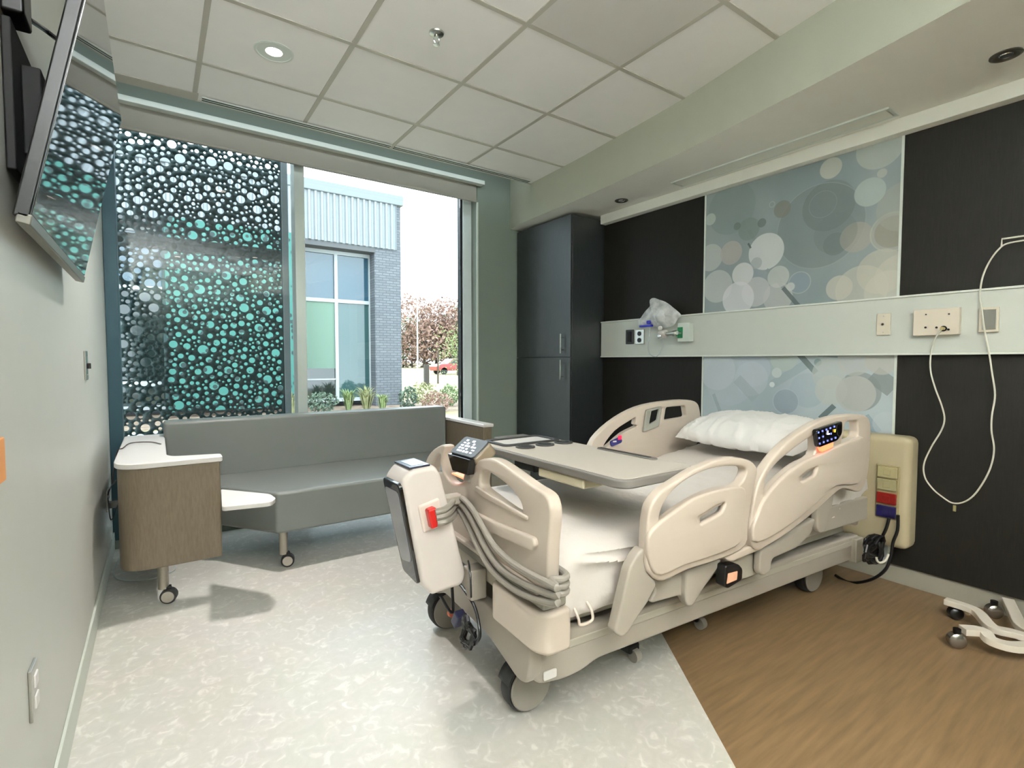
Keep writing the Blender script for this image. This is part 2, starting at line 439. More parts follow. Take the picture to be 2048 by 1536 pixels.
# ------------------------------------------------------------------ window
GZ0, GZ1 = 0.05, 2.80
w = MB()
w.m(0)
w.box((0.862,4.03,GZ0),(0.932,4.16,GZ1))                     # mullion
w.m(3).box((2.325,4.10,GZ0),(2.41,4.18,GZ1)).m(0)                      # right jamb frame, whitened to stand in for daylight on it
w.box((XL,4.05,GZ0),(WX,4.17,GZ0+0.06)); w.box((XL,4.05,GZ1-0.08),(WX,4.17,GZ1))
w.m(1).box((XL,4.04,GZ0),(-0.185,4.17,GZ1)); w.m(2).box((2.30,4.12,GZ0),(2.325,4.17,GZ1)); w.box((0.932,4.10,GZ0),(0.938,4.15,GZ1)).m(0)
struct(w.build('window_1', [M_alu, M_alub, M_black, mat('jamb_pale', (240, 250, 252), 0.25)], bevel=0.003))
wf = bpy.data.objects['window_1']
g = MB(); g.box((-0.185,4.118,GZ0+0.06),(0.862,4.124,GZ1-0.08)); g.build('glass_pane', M_glass, wf)
g = MB(); g.box((0.938,4.118,GZ0+0.06),(2.30,4.124,GZ1-0.08)); g.build('glass_pane', M_glass, wf)
# roller shade
t = thing('roller_shade', (1.1,3.99,2.77), 'grey fabric roller shade rolled almost fully up across the window head', 'window shade')
MB().box((XL+0.01,3.985,2.628),(2.395,3.992,2.78)).build('shade_fabric', M_shade, t)
MB().box((XL+0.01,3.978,2.615),(2.395,3.999,2.632)).build('hem_bar', M_shade, t, bevel=0.003)
MB().box((XL,3.93,2.765),(2.45,3.998,2.80)).build('head_rail', M_white, t, bevel=0.003)
# linear slot diffusers
def diffuser(x0, x1, label):
    t = thing('slot_diffuser', ((x0+x1)/2,3.60,CEIL), label, 'air vent', 'slot diffusers along the window side of the ceiling')
    d = MB(); d.box((x0,3.548,CEIL-0.010),(x1,3.556,CEIL-0.003)); d.box((x0,3.571,CEIL-0.010),(x1,3.581,CEIL-0.003)); d.box((x0,3.596,CEIL-0.010),(x1,3.604,CEIL-0.003))
    d.build('slot_frame', M_white, t)
    MB().box((x0,3.556,CEIL-0.0095),(x1,3.571,CEIL-0.0046)).build('slot_shade_strip', M_blackm, t)  # solid black strips stand in for the shade inside the slots
    MB().box((x0,3.581,CEIL-0.0095),(x1,3.596,CEIL-0.0046)).build('slot_shade_strip', M_blackm, t)
diffuser(0.26, 1.425, 'white twin slot ceiling vent above the left half of the window, longer one')
diffuser(1.452, 2.68, 'white twin slot ceiling vent ending at the corner of the green soffit')

# ------------------------------------------------------------------ perforated sun screen outside
def circles(x0, z0, x1, z1, seed, counts, gap=0.004):
    rnd = random.Random(seed); cell = 0.08; G = {}; out = []
    for r, nn in counts:
        tries = 0; k = 0
        while k < nn and tries < nn*40:
            tries += 1
            rr = r*rnd.uniform(0.86, 1.14)
            x = rnd.uniform(x0+rr+0.004, x1-rr-0.004); z = rnd.uniform(z0+rr+0.004, z1-rr-0.004)
            ci, cj = int(x/cell), int(z/cell); ok = True
            for a in (-1,0,1):
                for b in (-1,0,1):
                    for (X,Z,R) in G.get((ci+a,cj+b), ()):
                        if (X-x)**2+(Z-z)**2 < (R+rr+gap)**2: ok = False; break
                    if not ok: break
                if not ok: break
            if ok: out.append((x,z,rr)); G.setdefault((ci,cj),[]).append((x,z,rr)); k += 1
    return out
def perforated(name, x0, z0, x1, z1, y, th, cs, mat_, parent, seg=14):
    vs2 = [Vector((x0,z0)),Vector((x1,z0)),Vector((x1,z1)),Vector((x0,z1))]; ed = [(0,1),(1,2),(2,3),(3,0)]
    cell = 0.08; G = {}
    for (x,z,r) in cs:
        n0 = len(vs2); sg = seg if r > 0.012 else 9
        for k in range(sg): vs2.append(Vector((x+r*math.cos(2*PI*k/sg), z+r*math.sin(2*PI*k/sg))))
        ed += [(n0+k, n0+(k+1)%sg) for k in range(sg)]
        G.setdefault((math.floor(x/cell),math.floor(z/cell)),[]).append((x,z,r))
    res = mgeo.delaunay_2d_cdt(vs2, ed, [], 0, 1e-6)
    V, _, Fc = res[0], res[1], res[2]
    m = MB(); bv = [m.bm.verts.new((p[0], y, p[1])) for p in V]
    for fc in Fc:
        cx = sum(V[i][0] for i in fc)/3; cz = sum(V[i][1] for i in fc)/3
        ci, cj = math.floor(cx/cell), math.floor(cz/cell); inside = False
        for a in (-1,0,1):
            for b in (-1,0,1):
                for (X,Z,R) in G.get((ci+a,cj+b), ()):
                    if (X-cx)**2+(Z-cz)**2 < R*R: inside = True
        if not inside: m._f([bv[i] for i in fc])
    return m.build(name, mat_, parent, solid=th, normals=False)
M_scr = mat('screen_dark_metal', (20, 46, 46), 0.5, metal=0.2)
t = thing('sun_screen', (0.2,4.42,0), 'dark perforated metal sun screen with round holes outside the left window', 'sun screen')
cs = circles(-0.75, 0.35, 0.845, 2.95, 7, [(0.030,140),(0.0200,360),(0.0130,720),(0.0075,900)], 0.0085)
perforated('perforated_sheet', -0.75, 0.35, 0.845, 2.95, 4.42, 0.003, cs, M_scr, t)
MB().box((0.845,4.40,0.2),(0.892,4.45,3.1)).build('edge_post', mat('screen_post_grey', (118,124,128), 0.5, metal=0.2), t, bevel=0.003)
MB().box((-0.78,4.43,1.985),(0.845,4.47,2.075)).build('cross_rail', M_scr, t)
MB().box((-0.78,4.41,0.25),(0.845,4.45,0.35)).build('bottom_rail', M_scr, t)

ALB = 0.48        # outdoor colours darkened to offset the boosted sky light
# ------------------------------------------------------------------ outdoors
def grass_mat(name, a, b, sc):
    m = bpy.data.materials.new(name); m.use_nodes = True; nt = m.node_tree; bs = nt.nodes['Principled BSDF']
    tc = nt.nodes.new('ShaderNodeTexCoord'); n = nt.nodes.new('ShaderNodeTexNoise'); n.inputs['Scale'].default_value = sc; n.inputs['Detail'].default_value = 8
    cr = nt.nodes.new('ShaderNodeValToRGB'); cr.color_ramp.elements[0].position = 0.35; cr.color_ramp.elements[1].position = 0.68
    cr.color_ramp.elements[0].color = (*lin(a), 1); cr.color_ramp.elements[1].color = (*lin(b), 1)
    nt.links.new(tc.outputs['Object'], n.inputs['Vector']); nt.links.new(n.outputs['Fac'], cr.inputs['Fac']); nt.links.new(cr.outputs['Color'], bs.inputs['Base Color'])
    bs.inputs['Roughness'].default_value = 0.95; return m
GND = -0.1
M_lawn = grass_mat('dry_lawn', (186, 180, 122), (222, 208, 160), 1.3)
M_mulch = grass_mat('mulch', (148, 120, 100), (206, 182, 156), 6)
M_conc = grass_mat('concrete', (196, 196, 190), (216, 214, 208), 3)
g = MB(); g.m(0).box((-60,4.2,GND-0.2),(160,260,GND))
g.m(2).box((-8,4.3,GND),(6.5,7.0,GND+0.01)); g.m(1).box((-6,11.5,GND),(13.5,15.5,GND+0.012))
g.m(2).box((6,30,GND),(120,33.5,GND+0.012)); g.box((6,56,GND),(150,66,GND+0.012)); g.box((-6,9.8,GND),(2.6,11.2,GND+0.011))
struct(g.build('ground', [M_lawn, M_mulch, M_conc]))

def brick_mat():
    m = bpy.data.materials.new('grey_brick'); m.use_nodes = True; nt = m.node_tree; bs = nt.nodes['Principled BSDF']
    tc = nt.nodes.new('ShaderNodeTexCoord'); mp = nt.nodes.new('ShaderNodeMapping'); mp.inputs['Rotation'].default_value = (math.radians(90),0,0)
    b = nt.nodes.new('ShaderNodeTexBrick'); b.inputs['Scale'].default_value = 2.4; b.inputs['Brick Width'].default_value = 0.5; b.inputs['Row Height'].default_value = 0.17
    b.inputs['Color1'].default_value = (*lin((136,141,147)),1); b.inputs['Color2'].default_value = (*lin((154,159,165)),1); b.inputs['Mortar'].default_value = (*lin((118,122,130)),1); b.inputs['Mortar Size'].default_value = 0.03
    nt.links.new(tc.outputs['Object'], mp.inputs['Vector']); nt.links.new(mp.outputs[0], b.inputs['Vector']); nt.links.new(b.outputs['Color'], bs.inputs['Base Color'])
    bs.inputs['Roughness'].default_value = 0.9; return m
M_brick = brick_mat()
M_corr = mat('corrugated_metal', (182, 189, 193), 0.5, metal=0.1)
M_cope = mat('parapet_coping', (160, 168, 172), 0.5)
M_teal = mat('teal_screen', (70, 160, 148), 0.6)
def bglass(name, col):
    m = mat(name, col, 0.05, spec=0.9); return m
t = thing('building_wing', (3,14,GND), 'neighbouring building wing with corrugated metal parapet, grey brick pier and large windows', 'building')
b = MB(); b.box((5.08,14.0,GND),(5.86,15.4,5.86)); b.box((-9,14.9,GND),(5.5,15.4,5.86)); b.box((-9,14.0,5.60),(5.1,15.0,5.8))
b.build('brick_wall', M_brick, t)
b = MB(); x = -9.0; prof = []
while x < 5.70:
    prof += [(x,13.93),(x+0.05,13.93),(x+0.075,13.975),(x+0.135,13.975)]; x += 0.16
prof += [(5.72,13.93),(5.72,14.0),(-9,14.0)]
b.prism(prof, 4.36, 5.62); b.build('corrugated_fascia', M_corr, t)
MB().box((-9,13.90,5.62),(5.92,15.4,5.90)).build('coping', M_cope, t, bevel=0.02)
MB().box((-9,13.98,4.22),(5.1,14.9,4.36)).build('soffit_beam', mat('building_soffit', (122,124,126), 0.8), t)
b = MB(); YF = 14.45
for x0, x1 in ((5.05,5.16),(4.08,4.17),(2.6,2.7),(-0.9,-0.8)): b.box((x0,YF-0.06,0.1),(x1,YF+0.06,4.22))
for z in (0.05, 2.80, 4.12): b.box((-9,YF-0.055,z),(5.16,YF+0.055,z+0.10))
b.box((2.6,YF-0.05,0.66),(4.1,YF+0.05,0.70))
b.build('window_frame', mat('building_frame_white', (232,238,240), 0.5), t, bevel=0.005)
MB().box((-9,YF,2.9),(5.1,YF+0.03,4.15)).build('upper_glazing', bglass('glazing_blue', (62, 106, 128)), t)
MB().box((4.17,YF,0.1),(5.1,YF+0.03,2.82)).build('lower_glazing', bglass('glazing_teal', (78, 116, 116)), t)
MB().box((2.7,YF,0.1),(4.1,YF+0.03,2.82)).build('lower_glazing', bglass('glazing_dark', (54, 66, 62)), t)
MB().box((2.7,YF-0.02,0.98),(4.08,YF-0.005,2.80)).build('window_blind', mat('pale_green_blind', (150, 184, 164), 0.7), t)
MB().box((-9,YF+0.0,0.1),(2.6,YF+0.03,2.82)).build('lower_glazing', bglass('glazing_left', (40, 58, 56)), t)
MB().box((-9,13.8,0.62),(0.2,13.86,0.74)).build('white_rail', mat('rail_white', (220,226,226), 0.6), t)
# teal perforated screen in front of it
def teal_mat():
    m = bpy.data.materials.new('teal_perforated'); m.use_nodes = True; nt = m.node_tree; bs = nt.nodes['Principled BSDF']
    tc = nt.nodes.new('ShaderNodeTexCoord'); v = nt.nodes.new('ShaderNodeTexVoronoi'); v.inputs['Scale'].default_value = 6.5; v.inputs['Randomness'].default_value = 0.9
    cr = nt.nodes.new('ShaderNodeValToRGB'); cr.color_ramp.interpolation = 'CONSTANT'
    cr.color_ramp.elements[0].color = (*lin((24, 60, 58)), 1); cr.color_ramp.elements[1].position = 0.36; cr.color_ramp.elements[1].color = (*lin((64, 146, 134)), 1)
    nt.links.new(tc.outputs['Object'], v.inputs['Vector']); nt.links.new(v.outputs['Distance'], cr.inputs['Fac']); nt.links.new(cr.outputs['Color'], bs.inputs['Base Color'])
    bs.inputs['Roughness'].default_value = 0.6; return m
t = thing('teal_screen', (1.6,13.5,GND), 'teal perforated screen panel on the building, seen through the dark screen', 'sun screen')
MB().box((0.20,13.50,0.05),(2.98,13.54,4.34)).build('perforated_sheet', teal_mat(), t)
MB().box((0.14,13.46,GND),(0.20,13.58,4.34)).build('side_post', M_scr, t); MB().box((2.98,13.46,GND),(3.04,13.58,4.34)).build('side_post', M_scr, t)

# plants
def leafmat(name, a, b): return grass_mat(name, a, b, 9)
M_lf1 = leafmat('leaves_green', (132, 158, 108), (186, 204, 150)); M_lf2 = leafmat('leaves_grey_green', (92, 116, 104), (150, 170, 140))
M_lf3 = leafmat('leaves_russet', (186, 142, 128), (218, 184, 164)); M_lf4 = leafmat('leaves_bright', (150, 178, 104), (206, 220, 160))
M_lf5 = leafmat('leaves_pale', (170, 176, 120), (214, 214, 160)); M_bark = mat('bark', (112, 98, 84), 0.9)
def leaves(m, c, rx, ry, rz, n, sz, rnd):
    for _ in range(n):
        while True:
            p = Vector((rnd.uniform(-1,1), rnd.uniform(-1,1), rnd.uniform(-1,1)))
            if p.length < 1: break
        p = p.normalized()*(p.length**0.4)
        q = Vector((c[0]+p.x*rx, c[1]+p.y*ry, c[2]+p.z*rz))
        a = Vector((rnd.gauss(0,1),rnd.gauss(0,1),rnd.gauss(0,1))).normalized()*sz*rnd.uniform(0.6,1.3)
        d = a.cross(Vector((rnd.gauss(0,1),rnd.gauss(0,1),rnd.gauss(0,1)))).normalized()*sz*0.5
        m.poly([q-a, q+d, q+a, q-d])
def shrub(px, py, y, w, h, mt, label, seed, kind='clump'):
    rnd = random.Random(seed); p = at(px, py, 'y', y); bz = GND
    m = MB()
    if kind == 'grass':
        for _ in range(90):
            an = rnd.uniform(0, 2*PI); l = h*rnd.uniform(0.7,1.15); sp = w*0.5*rnd.uniform(0.2,1.0)
            dx, dy = math.cos(an)*sp, math.sin(an)*sp; b0 = Vector((p.x+dx*0.15, y+dy*0.15, bz)); sd = Vector((-math.sin(an), math.cos(an), 0))*0.014
            q1 = b0+Vector((dx*0.4,dy*0.4,l*0.7)); q2 = b0+Vector((dx,dy,l*0.85))
            m.poly([b0-sd,b0+sd,q1+sd,q1-sd]); m.poly([q1-sd,q1+sd,q2])
        o = m.build('grass_tuft', mt, normals=False)
    else:
        m.cyl((p.x,y,bz),(p.x,y,bz+h*0.5),0.015,0.01,6)
        for k in range(3): leaves(m, (p.x+rnd.uniform(-.2,.2)*w, y+rnd.uniform(-.1,.1), bz+h*rnd.uniform(0.4,0.6)), w*0.4, w*0.4, h*0.42, 150, 0.045, rnd)
        o = m.build('shrub', mt, normals=False)
    tag(o, label, 'plant', 'plants in the bed along the building')
    return o
shrub(648,800,12.6,0.75,0.55,M_lf2,'grey green shrub just right of the window mullion',1)
shrub(697,795,12.9,0.6,0.62,M_lf4,'spiky green grass clump below the white window frames, left of two',2,'grass')
shrub(733,795,12.7,0.8,0.70,M_lf5,'pale spiky grass clump in front of the brick pier recess',3,'grass')
shrub(765,800,12.2,0.5,0.50,M_lf4,'small spiky green grass clump in front of the brick pier',4,'grass')
shrub(815,800,12.0,0.6,0.65,M_lf2,'dark green shrub at the right foot of the brick pier',5)
shrub(845,800,13.2,0.9,0.70,M_lf5,'pale yellow shrub right of the brick pier',6)
shrub(880,800,11.6,0.9,0.55,M_lf3,'russet low shrub by the right edge of the window',7)
shrub(905,800,12.8,0.7,0.7,M_lf1,'green shrub nearest the right window frame',8)
shrub(585,800,12.6,0.5,0.6,M_lf5,'pale grass clump in the gap left of the mullion',9,'grass')
def tree(x, y, h, cr, mt, label, seed, group='trees beyond the lawn', nleaf=2200):
    rnd = random.Random(seed)
    t = thing('tree', (x,y,GND), label, 'tree', group)
    MB().cyl((x,y,GND),(x,y,h*0.6),0.035*h/2,0.02*h/2,8).build('trunk', M_bark, t)
    m = MB()
    for k in range(5): leaves(m, (x+rnd.uniform(-.5,.5)*cr, y+rnd.uniform(-.3,.3)*cr, h*rnd.uniform(0.22,0.76)), cr*0.62, cr*0.62, h*0.30, nleaf//5, 0.026*h, rnd)
    m.build('crown', mt, t, normals=False)
for i, (px, Y, h, cr, mt, lb) in enumerate([
    (806, 92, 11.5, 6, M_lf1, 'green tree directly beside the brick pier'),
    (824, 90, 11.0, 6, M_lf3, 'low russet tree second from the brick pier'),
    (848, 88, 14.5, 7, M_lf3, 'tall russet autumn tree behind the utility pole'),
    (872, 90, 14.0, 7, M_lf3, 'tall russet autumn tree right of the utility pole'),
    (893, 86, 12.5, 6, M_lf3, 'russet tree half hidden by the bright green one'),
    (908, 92, 15.5, 7, M_lf1, 'tallest green tree at the right of the window view'),
    (924, 86, 14.0, 7, M_lf1, 'green tree cut by the right window frame')]):
    p = at(px, 700, 'y', Y); tree(p.x, Y, h, cr, mt, lb, 40+i)
p = at(915, 720, 'y', 40); tree(p.x, 40, 4.4, 1.9, M_lf4, 'small bright green tree in front of the red car', 61, 'trees beyond the lawn', 500)
p = at(876, 760, 'y', 26); tree(p.x, 26, 3.2, 0.5, M_lf5, 'thin bare young tree on the lawn', 62, 'trees beyond the lawn', 60)
p = at(835, 700, 'y', 60)
tag(MB().cyl((p.x,60,GND),(p.x,60,8.6),0.12,0.09,8).build('utility_pole', mat('pole_white',(214,210,200),0.7)), 'tall pale utility pole standing in front of the russet trees', 'pole')
p = at(853, 760, 'y', 24)
tag(MB().box((p.x-0.12,23.9,GND),(p.x+0.12,24.1,1.0)).build('bollard', mat('post_brown',(92,84,78),0.8), bevel=0.02), 'short brown square post on the lawn', 'post')
p = at(905, 735, 'y', 44); cx = p.x
t = thing('car', (cx,44,GND), 'small red car parked beyond the lawn at the right window frame', 'car')
sd = [(-2.1,0.35),(-2.15,0.8),(-1.6,1.0),(-0.9,1.05),(-0.4,1.5),(0.9,1.52),(1.6,1.05),(2.1,0.95),(2.15,0.4)]
Mx = Matrix(((1,0,0,cx),(0,0,-1,44.8),(0,1,0,GND),(0,0,0,1)))
MB().prism(sd, 0, 1.7, Mx).build('body', mat('car_red',(206,70,66),0.3,coat=0.5), t, bevel=0.08)
MB().prism([(-0.8,1.05),(-0.38,1.42),(0.85,1.44),(1.35,1.07)], -0.01, 1.71, Mx).build('side_glass', M_blackg, t)
for wx in (-1.35,1.35):
    for wy in (43.1,44.6): MB().cyl((cx+wx,wy,GND+0.33),(cx+wx,wy+0.2,GND+0.33),0.33).build('wheel', M_tyre, t)

ALB = 1.0
# ------------------------------------------------------------------ head wall: dark panels, mural, equipment rail
PX = 3.215
def panel(y0, y1, z0, z1, label, mt=M_dark):
    o = MB().box((PX,y0,z0),(XW,y1,z1)).build('wall_panel', mt, bevel=0.001)
    return tag(o, label, 'wall panel', 'dark wood head wall panels')
panel(2.215,3.20,1.53,2.362,'dark wood panel between the tall cabinet and the upper mural')
panel(2.215,3.20,0.10,1.222,'dark wood panel below the white rail, beside the tall cabinet')
panel(-1.6,1.038,1.53,2.362,'dark wood panel above the white rail, right of the mural')
panel(-1.6,1.038,0.10,1.222,'dark wood panel below the white rail with the hanging cords')

def mural_mat():
    m = bpy.data.materials.new('bubble_print'); m.use_nodes = True; nt = m.node_tree; bs = nt.nodes['Principled BSDF']; L = nt.links; N = nt.nodes
    tc = N.new('ShaderNodeTexCoord'); sp = N.new('ShaderNodeSeparateXYZ'); L.new(tc.outputs['Object'], sp.inputs[0])
    cb = N.new('ShaderNodeCombineXYZ'); L.new(sp.outputs['Y'], cb.inputs['X']); L.new(sp.outputs['Z'], cb.inputs['Y'])
    vec = cb.outputs[0]
    ns = N.new('ShaderNodeTexNoise'); ns.inputs['Scale'].default_value = 1.6; ns.inputs['Detail'].default_value = 2; L.new(vec, ns.inputs['Vector'])
    cr = N.new('ShaderNodeValToRGB'); cr.color_ramp.elements[0].position = 0.35; cr.color_ramp.elements[1].position = 0.65
    cr.color_ramp.elements[0].color = (*lin((126,138,140)),1); cr.color_ramp.elements[1].color = (*lin((146,156,156)),1); L.new(ns.outputs['Fac'], cr.inputs['Fac'])
    cr2 = N.new('ShaderNodeValToRGB'); cr2.color_ramp.elements[0].position = 0.35; cr2.color_ramp.elements[1].position = 0.65
    cr2.color_ramp.elements[0].color = (*lin((166,180,186)),1); cr2.color_ramp.elements[1].color = (*lin((186,198,202)),1); L.new(ns.outputs['Fac'], cr2.inputs['Fac'])
    gt = N.new('ShaderNodeMath'); gt.operation = 'GREATER_THAN'; gt.inputs[1].default_value = 1.4; L.new(sp.outputs['Z'], gt.inputs[0])
    mx = N.new('ShaderNodeMix'); mx.data_type = 'RGBA'; L.new(gt.outputs[0], mx.inputs[0]); L.new(cr2.outputs[0], mx.inputs[6]); L.new(cr.outputs[0], mx.inputs[7])
    cur = mx.outputs[2]
    def over(fac, col, alpha):
        nonlocal cur
        mu = N.new('ShaderNodeMath'); mu.operation = 'MULTIPLY'; mu.inputs[1].default_value = alpha; L.new(fac, mu.inputs[0])
        q = N.new('ShaderNodeMix'); q.data_type = 'RGBA'; L.new(mu.outputs[0], q.inputs[0]); L.new(cur, q.inputs[6]); q.inputs[7].default_value = (*lin(col),1); cur = q.outputs[2]
    def disc(y, z, r, col, alpha, ring=False, soft=0.004):
        vm = N.new('ShaderNodeVectorMath'); vm.operation = 'DISTANCE'; L.new(vec, vm.inputs[0]); vm.inputs[1].default_value = (y, z, 0)
        if ring:
            s1 = N.new('ShaderNodeMath'); s1.operation = 'SUBTRACT'; L.new(vm.outputs['Value'], s1.inputs[0]); s1.inputs[1].default_value = r
            ab = N.new('ShaderNodeMath'); ab.operation = 'ABSOLUTE'; L.new(s1.outputs[0], ab.inputs[0]); src = ab.outputs[0]; rr = 0.004; so = 0.004
        else: src = vm.outputs['Value']; rr = r; so = soft
        mr = N.new('ShaderNodeMapRange'); mr.inputs['From Min'].default_value = rr-so; mr.inputs['From Max'].default_value = rr; mr.inputs['To Min'].default_value = 1; mr.inputs['To Max'].default_value = 0
        L.new(src, mr.inputs['Value']); over(mr.outputs[0], col, alpha)
    def bar(y0, z0, y1, z1, w_, col, alpha):
        # parallelogram between two points: |cross| < w/2 and 0 < dot < L
        d = Vector((y1-y0, z1-z0)); Ln = d.length; d.normalize()
        a = N.new('ShaderNodeVectorMath'); a.operation = 'SUBTRACT'; L.new(vec, a.inputs[0]); a.inputs[1].default_value = ((y0+y1)/2,(z0+z1)/2,0)
        fs = []
        for dv, lim in (((d.x,d.y,0), Ln/2), ((-d.y,d.x,0), w_/2)):
            dt = N.new('ShaderNodeVectorMath'); dt.operation = 'DOT_PRODUCT'; L.new(a.outputs[0], dt.inputs[0]); dt.inputs[1].default_value = dv
            ab = N.new('ShaderNodeMath'); ab.operation = 'ABSOLUTE'; L.new(dt.outputs['Value'], ab.inputs[0])
            lt = N.new('ShaderNodeMath'); lt.operation = 'LESS_THAN'; lt.inputs[1].default_value = lim; L.new(ab.outputs[0], lt.inputs[0]); fs.append(lt)
        mu = N.new('ShaderNodeMath'); mu.operation = 'MULTIPLY'; L.new(fs[0].outputs[0], mu.inputs[0]); L.new(fs[1].outputs[0], mu.inputs[1]); over(mu.outputs[0], col, alpha)
    def up(cx_, cy_): return (1380+cx_*0.2735, 220+cy_*0.2735)
    def dn(cx_, cy_): return (1380+cx_*0.2344, 680+cy_*0.2344)
    def pt(fn, x_, y_): q = at(*fn(x_, y_), 'x', PX); return q.y, q.z
    U_ = [('b',430,880,690,1300,26,(120,130,130),0.5),
        (940,850,305,(112,122,122),0.55),(1010,700,185,(98,108,106),0.5),(430,870,85,(112,128,122),0.6),(300,720,190,(118,134,130),0.4),
        (940,850,305,(150,160,158),0.5,1),(1060,980,85,(96,106,106),0.5),(970,690,95,(150,158,156),0.25,1),
        (675,725,65,(118,118,110),0.75),(345,850,30,(96,108,104),0.7),(525,825,35,(96,106,106),0.8),
        (1215,930,112,(158,156,146),0.75),(1060,900,150,(104,114,114),0.35),(1480,890,150,(168,166,156),0.55),(1480,890,118,(140,138,126),0.8),(1480,890,140,(186,186,176),0.5,1),
        (1570,700,185,(156,158,148),0.5),(1390,270,160,(176,182,176),0.7),
        (1030,425,78,(184,186,176),0.85),(1315,600,105,(172,184,180),0.8),(1405,462,35,(184,186,178),0.7),
        (1090,1300,92,(188,186,176),0.75),(1400,1180,165,(182,180,168),0.7),(1540,1220,170,(190,188,176),0.6),(1250,1310,175,(194,192,180),0.55),(1450,1330,160,(196,194,182),0.5),
        (150,800,45,(190,196,192),0.6),(150,1080,100,(190,192,188),0.6),(300,1045,88,(172,168,164),0.85),(230,1160,28,(140,148,148),0.9),
        (480,1200,90,(140,152,158),0.6),(555,1035,135,(208,212,212),0.85),(485,1120,45,(160,166,170),0.8),(200,1290,120,(196,198,196),0.6),
        (385,1200,85,(212,214,214),0.8),(480,1330,110,(200,200,202),0.6),(350,1380,125,(216,216,220),0.75),(640,1370,110,(190,190,188),0.6),
        ('b',560,1165,690,1305,24,(130,140,142),0.8),
        (645,1220,82,(194,198,196),0.7),(800,1262,76,(130,144,156),0.6),(800,1262,78,(176,186,190),0.6,1),(735,1292,33,(192,196,196),0.8),
        ('b',680,1300,800,1440,30,(84,96,96),0.9),('b',425,975,445,1010,14,(70,80,80),0.9),(600,690,20,(180,186,182),0.4,1)]
    D_ = [(230,260,170,(202,210,216),0.6),(330,330,230,(188,198,206),0.4),(540,250,150,(186,194,206),0.55),(520,330,150,(196,206,212),0.45),
        ('b',700,380,1000,200,70,(150,164,170),0.6),('b',200,460,260,620,30,(150,162,170),0.6),('b',400,330,560,500,90,(156,168,174),0.5),
        (800,150,120,(186,198,188),0.6),(740,280,45,(202,212,210),0.85),(700,380,25,(222,230,228),0.95),(1000,430,150,(164,178,188),0.55),
        (815,525,105,(146,160,172),0.75),(815,525,108,(186,196,202),0.6,1),
        ('b',930,120,1075,280,46,(92,106,106),0.9),(1090,190,34,(128,150,150),0.9),
        (1450,430,235,(132,140,138),0.0),('b',1560,290,1740,420,150,(124,132,130),0.85),(1440,440,170,(126,134,132),0.75),
        (1180,290,135,(186,192,188),0.7),(1400,180,130,(188,188,184),0.6),(1640,170,130,(186,186,178),0.75),(1200,430,130,(192,196,190),0.7),(1410,460,157,(186,188,184),0.85),
        ('b',1230,560,1110,670,44,(88,104,106),0.9),('b',1490,650,1600,790,70,(140,158,168),0.8),(1680,720,110,(196,204,208),0.5),('b',1090,130,1260,145,18,(124,136,138),0.7)]
    for fn, sc, LST in ((up,0.2735,U_),(dn,0.2344,D_)):
        for e in LST:
            if e[0] == 'b':
                _, x0, y0, x1, y1, w_, col, al = e
                a = pt(fn,x0,y0); b_ = pt(fn,x1,y1); q = (pt(fn,x0,y0)[1]-pt(fn,x0,y0+w_)[1]); bar(a[0],a[1],b_[0],b_[1],abs(q),col,al)
            else:
                x0, y0, r, col, al = e[:5]; a = pt(fn,x0,y0); rr = abs(a[1]-pt(fn,x0,y0+r)[1])
                if al > 0: disc(a[0],a[1],rr,col,al, ring=len(e) > 5)
    L.new(cur, bs.inputs['Base Color']); bs.inputs['Roughness'].default_value = 0.22; bs.inputs['Specular IOR Level'].default_value = 0.5
    return m
M_mural = mural_mat()
for z0, z1, lb in ((1.53,2.362,'printed wall panel of overlapping grey bubbles above the white rail'),(0.10,1.222,'printed wall panel of pale bubbles behind the bed pillow, below the rail')):
    t = thing('mural_panel', (PX,1.63,z0), lb, 'wall art')
    MB().box((PX,1.05,z0),(XW-0.003,2.20,z1)).build('printed_panel', M_mural, t, bevel=0.001)
    MB().box((PX-0.004,1.038,z0),(XW-0.003,1.050,z1)).build('edge_strip', M_white, t); MB().box((PX-0.004,2.20,z0),(XW-0.003,2.212,z1)).build('edge_strip', M_white, t)
t = thing('equipment_rail', (3.2,1.0,1.375), 'long pale horizontal service rail fixed across the head wall', 'wall rail')
MB().box((3.185,-1.6,1.232),(XW,3.20,1.52)).build('rail_face', mat('service_rail_white', (200,204,196), 0.4), t, bevel=0.002)
e = MB(); e.box((3.178,-1.6,1.222),(XW,3.20,1.232)); e.box((3.178,-1.6,1.52),(XW,3.20,1.53)); e.build('rail_edge', mat('rail_edge_white',(226,230,222),0.35), t, bevel=0.001)
RX = 3.185
def rp(px, py, x=RX): q = at(px, py, 'x', x); return q.y, q.z
def wallplate(px0, py0, px1, py1, name, mt, label, depth=0.010, cat='outlet', group=None):
    ya, za = rp(px0, py0); yb, zb = rp(px1, py1)
    t = thing(name, (RX,(ya+yb)/2,(za+zb)/2), label, cat, group)
    MB().box((RX-depth,min(ya,yb),min(za,zb)),(RX,max(ya,yb),max(za,zb))).build('cover_plate', mt, t, bevel=0.003)
    return t, (ya+yb)/2, (za+zb)/2, abs(ya-yb)/2, abs(za-zb)/2
t,y,z,hw,hh = wallplate(1253,660,1268,688,'wall_outlet',M_black,'black outlet nearest the tall cabinet on the rail')
MB().box((RX-0.014,y-hw*0.5,z-hh*0.7),(RX-0.009,y+hw*0.5,z+hh*0.7)).build('outlet_insert', M_blackm, t, bevel=0.001)
t,y,z,hw,hh = wallplate(1272,660,1289,688,'wall_outlet',M_steel,'steel duplex outlet beside the oxygen bag on the rail')
